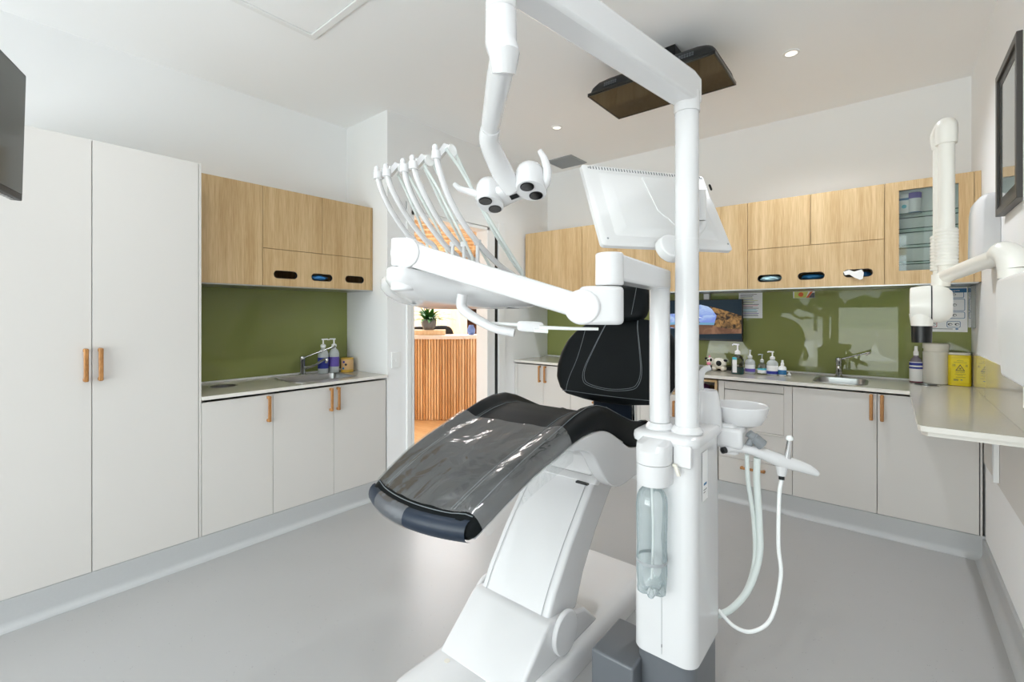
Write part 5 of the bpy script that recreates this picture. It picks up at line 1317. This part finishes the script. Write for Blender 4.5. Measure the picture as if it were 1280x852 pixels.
# wall box
bx0, by0, by1 = .262, 1.72, 2.16
zt2, zb3 = el.z-.071, 1.16
m = MB(); m.loft([[(bx0, y, z) for y, z in ((by0, zt2), (by1-.03, zt2), (by1, zt2-.03), (by1-.02, 1.30), (by1-.10, zb3), (by0, zb3))], [(XC-.0006, y, z) for y, z in ((by0, zt2), (by1-.0, zt2), (by1+.02, zt2-.03), (by1+.03, 1.30), (by1-.06, zb3), (by0, zb3))]])
m.build('wall_box', mat('wall_box_white', 'f6f6f6', .3), xr, bevel=.012, seg=3)
m = MB()
for i, y in enumerate((by1+.022, by1+.05)):
    m.loft([[(.30+.01*i, y, 1.50), (.33, y+.014, 1.50), (.385, y+.01, 1.50), (.385, y-.004, 1.5)], [(.292+.012*i, y-.008, 1.40), (.32, y+.012, 1.39), (.385, y+.008, 1.39), (.385, y-.01, 1.39)], [(.305+.01*i, y, 1.30), (.33, y+.006, 1.30), (.385, y+.01, 1.30), (.385, y-.008, 1.30)]])
m.build('cable_cover', M_white, xr)
m = MB(); m.loft([[(.30, by1-.01, 1.30), (.385, by1+.035, 1.30), (.385, by1-.03, 1.30), (.30, by1-.03, 1.3)], [(.32, by1-.06, 1.175), (.385, by1-.03, 1.175), (.385, by1-.08, 1.175), (.32, by1-.08, 1.175)]]); m.build('lower_cover', M_cream, xr)
# tube head
hc_ = T3(1163, 380); rt = (Vector((CC, S, 0))*.745-Vector((-S, CC, 0))*.667).normalized(); rp = Vector((-rt.y, rt.x, 0))
neck = T3(1176, 352)
MB().tube([neck+Vector((0, 0, .03)), neck+Vector((0, 0, -.02))], .030, n=28).build('yoke', M_xray, xr)
def hring(d, r, n=32): return [hc_+rt*d+rp*r*math.cos(2*PI*k/n)+Vector((0, 0, 1))*r*math.sin(2*PI*k/n) for k in range(n)]
m = MB(); m.loft([hring(-.064, .066), hring(-.060, .071), hring(-.02, .077), hring(.0015, .077)]); m.build('tube_head', M_xray, xr, ang=40)
MB().loft([hring(.0017, .0765), hring(.0058, .0765)]).build('seam_ring', M_rub, xr)
m = MB(); m.loft([hring(.006, .077), hring(.030, .075), hring(.052, .066), hring(.066, .050)]); m.build('rear_cap', M_xray, xr, ang=40)
c0 = T3(1152, 398)
MB().cyl(c0+Vector((0, 0, .02)), c0+Vector((0, 0, -.030)), .040, .034).build('cone_base', M_xray, xr)
MB().cyl(c0+Vector((0, 0, -.0305)), c0+Vector((0, 0, -.098)), .0335, .032).build('collimator', M_blk, xr)

# towel dispenser on right wall
o = thing('towel_dispenser', 'rounded white dispenser on the right wall beside the oak glass cabinet', 'dispenser', (XC-.05, 3.27, 1.60))
m = MB(); R = []
for z, g in ((1.612, .0), (1.66, .0), (1.85, .004), (1.90, .012), (1.925, .035), (1.935, .06)):
    R.append([(XC-.0005, 3.14+g*.3, z), (XC-.06+g*.4, 3.14+g*.3, z), (XC-.085+g*.6, 3.165+g*.4, z), (XC-.095+g*.8, 3.20, z), (XC-.095+g*.8, 3.34, z), (XC-.085+g*.6, 3.375-g*.4, z), (XC-.06+g*.4, 3.40-g*.3, z), (XC-.0005, 3.40-g*.3, z)])
m.loft(R); m.build('cover', M_white, o, bevel=.004, ang=50)
MB().box(XC-.075, XC-.001, 3.16, 3.38, 1.585, 1.611).build('outlet', M_white2, o, bevel=.006)
MB().loft([[(XC-.0985+.001*0, y, z) for y, z in ()]]) if False else None
# framed picture on right wall
fy0, fy1, fz0, fz1 = 2.60, 3.06, 1.80, 2.44
o = thing('framed_picture', 'dark framed picture under glass on the right wall, cut by the frame edge', 'picture', (XC-.01, 2.85, fz0))
MB().plate([(fy0, fz0), (fy1, fz0), (fy1, fz1), (fy0, fz1)], [[(fy0+.03, fz0+.03), (fy1-.03, fz0+.03), (fy1-.03, fz1-.03), (fy0+.03, fz1-.03)]], XC-.03, XC-.0005, 'x').build('frame', mat('frame_dark_grey', '4a4744', .4), o, bevel=.002)
MB().box(XC-.02, XC-.001, fy0+.031, fy1-.031, fz0+.031, fz1-.031).build('glazed_sheet', mat('picture_glass', '6f7674', .05, spec=.9, coat=.6), o)
m = MB(); m.plate([(fy0+.031, fz0+.031), (fy1-.031, fz0+.031), (fy1-.031, fz1-.031), (fy0+.031, fz1-.031)], [[(fy0+.07, fz0+.07), (fy1-.07, fz0+.07), (fy1-.07, fz1-.07), (fy0+.07, fz1-.07)]], XC-.0212, XC-.0202, 'x'); m.build('mount', M_blk, o)

# ================================================================ reception beyond the doorway
def rc(px, D, z): v = onD(px, 400, D); return Vector((v.x, v.y, z))
RX0, RX1, RY0, RY1 = -9.4, XA-WT, 2.215, 9.4
struct(MB().box(RX0-.1, RX1-.001, RY1, RY1+.1, 0, 3.1).build('wall_reception_back', mat('reception_wall', 'e6e0d6', .8)))
struct(MB().box(RX0-.1, RX0, RY0, RY1, 0, 3.1).build('wall_reception_left', mat('reception_wall_left', 'e6e0d6', .8)))
struct(MB().box(RX0-.1, -3.6, RY0-.1, RY0, 0, 3.1).build('wall_reception_front', mat('reception_wall_front', 'e6e0d6', .8)))
struct(MB().box(RX1+.001, RX1+.1, YBb+.11, RY1+.1, 0, 3.1).build('wall_reception_right', mat('reception_wall_right', 'e6e0d6', .8)))
struct(MB().box(RX0-.1, RX1-.001, RY0-.1, RY1+.1, 3.0, 3.1).build('ceiling', M_ceil))
# lattice
M_lat = wood('lattice_timber', 'eee2cf', 'cfb590', (12, 12, 3))
vd = rc(562, 1, 0)-rc(562, 0, 0); vd.normalize(); vs = Vector((-vd.y, vd.x, 0))
lat = thing('timber_ceiling_lattice', 'orange timber lattice hung under the reception ceiling, seen through the doorway', 'ceiling lattice', rc(562, 8.5, 2.7))
i = 0
for a in (1, -1):
    for k in range(-6, 7):
        d_ = (vd*.45+vs*a).normalized(); c_ = rc(562, 8.4, 0)+vd*k*.42
        m = MB(); slab(m, Vector((c_.x, c_.y, 0)), d_, Vector((-d_.y, d_.x, 0)), Vector((0, 0, 1)), -1.7, 1.7, -.022, .022, 2.70+.0*i-.0015*(a+1), 2.88-.0015*(a+1)); m.build('lattice_beam', M_lat, lat); i += 1
# reception desk: convex slatted front
dc = rc(563, 7.25, 0); Rr = 1.35
desk = thing('reception_desk', 'curved reception desk faced with vertical timber slats, through the doorway', 'desk', (dc.x, dc.y, 0))
am = math.atan2(-vd.y, -vd.x)
def arc(R_, z, a0=-1.15, a1=1.15, n=48): return [(dc.x+R_*math.cos(am+a0+(a1-a0)*k/n), dc.y+R_*math.sin(am+a0+(a1-a0)*k/n), z) for k in range(n+1)]
m = MB(); A0 = arc(Rr-.03, .002); B0 = arc(Rr-.06, .002)
m.loft([A0+B0[::-1], [(p[0], p[1], 1.04) for p in A0+B0[::-1]]]); m.build('front_panel', M_slat, desk)
ns = 84; sl_mats = [M_slat, wood('slat_timber_light', 'ecd0a6', 'd2a776', (10, 10, .8)), wood('slat_timber_dark', 'd3a672', 'ab7845', (10, 10, .8))]
for k in range(ns):
    a = am-1.12+2.24*(k+.5)/ns; u_ = Vector((math.cos(a), math.sin(a), 0)); t_ = Vector((-u_.y, u_.x, 0))
    m = MB(); m.loft([[Vector((dc.x, dc.y, z))+u_*(Rr-.0295+d_)+t_*w_ for d_, w_ in ((0, -.0125), (.022, -.0125), (.022, .0125), (0, .0125))] for z in (.004, 1.039)])
    m.build('slat', sl_mats[k % 3 if k % 5 else (k//5) % 3], desk)
A0 = arc(Rr+.03, 1.041); B0 = arc(Rr-.38, 1.041)
MB().loft([A0+B0[::-1], [(p[0], p[1], 1.085) for p in A0+B0[::-1]]]).build('desk_top', mat('desk_top_pink_white', 'eadfd6', .35), desk)
# furniture behind the desk
pl = rc(536, 6.14, 1.086)
sh = tag(MB().box(-.22, .22, -.10, .10, 0, .065).build('low_shelf', M_pale, loc=(0, 0, 0)), 'pale timber ledge carrying the potted plant behind the reception desk', 'shelf')
sh.location = (pl.x, pl.y, 1.0865); sh.rotation_euler.z = math.atan2(vs.y, vs.x)
pl.z = 1.153
pot = thing('potted_plant', 'leafy green plant in a faceted grey pot on the reception counter', 'plant', pl)
MB().lathe(pl, [(.065, 0), (.09, .04), (.10, .09), (.095, .14), (.085, .14), (.085, .12)], n=8).build('pot', M_pot, pot, smooth=False)
MB().lathe(pl+Vector((0, 0, .112)), [(.083, 0), (.083, .012)]).build('soil', M_rub, pot)
m = MB(); rnd = random.Random(3)
for i in range(64):
    a = rnd.uniform(0, 2*PI); tl = rnd.uniform(.15, 1.3); L_ = rnd.uniform(.20, .38)
    base = pl+Vector((rnd.uniform(-.04, .04), rnd.uniform(-.04, .04), .12)); d_ = Vector((math.cos(a)*math.sin(tl), math.sin(a)*math.sin(tl), math.cos(tl)))
    s_ = d_.cross(Vector((0, 0, 1))).normalized(); P_ = []
    prev = None
    for k in range(7):
        t_ = k/6; c_ = base+d_*L_*t_+Vector((0, 0, -.10*t_*t_*L_/.25)); w_ = .024*math.sin(PI*min(1, .08+t_*.95))
        cur = (m.bm.verts.new(c_-s_*w_), m.bm.verts.new(c_+Vector((0, 0, -.003))), m.bm.verts.new(c_+s_*w_))
        if prev: m.bm.faces.new((prev[0], prev[1], cur[1], cur[0])); m.bm.faces.new((prev[1], prev[2], cur[2], cur[1]))
        prev = cur
m.build('foliage', M_leaf, pot)
tagd = False
for i, (px, D, lab) in enumerate(((524, 6.72, 'black office chair back above the desk, left of the other one'), (551, 7.42, 'domed black office chair back above the desk, below the potted plant'))):
    c_ = rc(px, D, 0); o = thing('office_chair', lab, 'chair', c_, 'office chairs behind the reception desk')
    MB().pillow(c_+Vector((0, 0, .95)), vs, (0, 0, 1), vd, .21, .235, .03, e=3).build('backrest', M_blk, o)
    MB().pillow(c_+vd*.25+Vector((0, 0, .48)), vs, vd, (0, 0, 1), .23, .22, .04).build('seat', M_blk, o)
    MB().cyl(c_+vd*.25+Vector((0, 0, .06)), c_+vd*.25+Vector((0, 0, .44)), .025).tube([c_+vd*.02+Vector((0, 0, .78)), c_+vd*.06+Vector((0, 0, .5)), c_+vd*.2+Vector((0, 0, .46))], .02).build('stem', M_blk, o)
    m = MB()
    for k in range(5):
        a = 2*PI*k/5; e_ = c_+vd*.25+Vector((.28*math.cos(a), .28*math.sin(a), .05)); m.tube([c_+vd*.25+Vector((0, 0, .07)), e_], .014, n=8); m.ball(e_+Vector((0, 0, -.022)), .026, n=10)
    m.build('wheel_base', M_blk, o)
# back wall joinery: pale panelled cupboard with a dark shelf niche
c_ = rc(572, 9.2, 0); jo = thing('timber_wall_unit', 'pale timber wall unit with a dark open niche behind the reception desk', 'wall unit', c_)
q = Vector((c_.x, c_.y, 0)); uz = Vector((0, 0, 1))
xs_ = ((rc(584, 9.2, 0)-q).dot(-vs), (rc(602, 9.2, 0)-q).dot(-vs))
m = MB(); slab(m, q, -vs, vd, uz, -1.3, xs_[0], 0, .5, .01, 2.3); m.build('panel', M_pale, jo)
m = MB(); slab(m, q, -vs, vd, uz, xs_[0]+.001, xs_[1], .0, .4, .01, .95); slab(m, q, -vs, vd, uz, xs_[0]+.001, xs_[1], .4, .5, .01, 2.3); slab(m, q, -vs, vd, uz, xs_[0]+.001, xs_[1], 0, .4, 1.55, 1.62); slab(m, q, -vs, vd, uz, xs_[0]+.001, xs_[1], 0, .4, 1.36, 1.38); m.build('niche', wood('dark_timber', '7a4d2c', '4e2f1c', (9, 9, .8)), jo)
m = MB(); slab(m, q, -vs, vd, uz, xs_[1]+.001, xs_[1]+.6, -.02, .5, .01, 2.3); m.build('panel', M_pale, jo)
fl = rc(592, 8.2, 1.09)
v_ = rc(589, 6.12, 0); v_.z = 1.0865
o = thing('blue_vase', 'blue and white ornament on the reception desk in front of the dark niche', 'ornament', v_)
MB().lathe(v_, [(.035, 0), (.05, .03), (.055, .07), (.035, .11), (.03, .13)]).build('body', mat('vase_blue', '6f8fd0', .3, var=.5, vscale=25), o)

# ================================================================ outside the window (seen only in reflections)
struct(MB().box(-9, 7, -9, YS-.1, -.12, -.02).build('ground_outside', M_paveout))
tag(MB().box(-6, 4, -8.9, -5.5, -.019, .0).build('lawn', M_grass), 'strip of lawn outside the window', 'lawn', kind='stuff')
hg = MB(); rnd = random.Random(5)
for i in range(60):
    hg.ball((rnd.uniform(-6, 4), rnd.uniform(-7.6, -6.6), rnd.uniform(.62, 1.9)), rnd.uniform(.3, .55), n=8)
tag(hg.build('garden_hedge', M_hedge), 'leafy green hedge in the garden outside the window', 'hedge')
po = thing('pergola', 'timber pergola outside the window', 'pergola', (-1.5, -4.0, -.019))
for x in (-3.4, .4): MB().box(x, x+.12, -5.2, -5.08, -.019, 2.6).build('post', M_slat, po)
MB().box(-3.8, .9, -5.2, -5.08, 2.601, 2.76).build('beam', M_slat, po)
for k in range(8): MB().box(-3.6+k*.6, -3.55+k*.6, -5.4, -2.9, 2.761, 2.87).build('rafter', M_slat, po)

# ================================================================ light
sc_ = bpy.context.scene
wd = bpy.data.worlds.new('sky'); sc_.world = wd; wd.use_nodes = True
nt = wd.node_tree; bg = nt.nodes['Background']; bg.inputs[0].default_value = (.88, .945, 1, 1); bg.inputs[1].default_value = 4.1
def area(name, loc, rot, sx, sy, power, col=(1, 1, 1), portal=False):
    l = bpy.data.lights.new(name, 'AREA'); l.shape = 'RECTANGLE'; l.size = sx; l.size_y = sy; l.energy = power; l.color = col
    if portal: l.cycles.is_portal = True
    o = bpy.data.objects.new(name, l); COL.objects.link(o); o.location = loc; o.rotation_euler = rot; return o
area('window_portal', ((WX0+WX1)/2, YS-.095, (WZ0+WZ1)/2), (PI/2, 0, 0), WX1-WX0, WZ1-WZ0, 1, portal=True)
area('window_upward_fill', ((WX0+WX1)/2, YS+.06, .9), (math.radians(122), 0, 0), WX1-WX0-.3, 1.4, 85, (.95, .975, 1))  # added fill lamp inside the window, tilted up to brighten the ceiling
area('reception_fill', (-6.0, 5.0, 2.64), (0, 0, 0), 3, 3, 230, (.97, .98, 1))  # added fill panel below the lattice, brightens the reception; no fixture there
dl = [onZ(989, 66, ZC), onZ(696, 159, ZC)]
for c in dl+[Vector((dl[0].x, .45, ZC)), Vector((dl[1].x, .45, ZC)), Vector((dl[0].x, -1.6, ZC)), Vector((dl[1].x, -1.6, ZC))]:  # spots for the two visible downlights and the four added ones
    l = bpy.data.lights.new('downlight_lamp', 'SPOT'); l.energy = (60 if c.x > -1 else 26) if c.y > 2 else 22; l.spot_size = 2.5; l.spot_blend = .8; l.shadow_soft_size = .03; l.color = (.92, .965, 1)
    o = bpy.data.objects.new('downlight_lamp', l); COL.objects.link(o); o.location = (c.x, c.y, ZC-.012)

# ================================================================ camera
cam = bpy.data.cameras.new('camera'); cam.sensor_width = 36; cam.lens = F/1280*36; cam.shift_y = -(426-Y0)/1280; cam.clip_start = .02
co = bpy.data.objects.new('camera', cam); COL.objects.link(co); co.location = (0, 0, H); co.rotation_euler = (PI/2, 0, YAW)
sc_.camera = co
vsx = sc_.view_settings; vsx.view_transform = 'Standard'; vsx.look = 'None'; vsx.gamma = 1; vsx.use_curve_mapping = False; vsx.exposure = 0.39
sc_.cycles.max_bounces = 12; sc_.cycles.diffuse_bounces = 10; sc_.cycles.glossy_bounces = 4; sc_.cycles.transmission_bounces = 6; sc_.cycles.transparent_max_bounces = 10
sc_.cycles.sample_clamp_indirect = 6; sc_.cycles.use_denoising = True; sc_.cycles.caustics_reflective = False; sc_.cycles.caustics_refractive = False
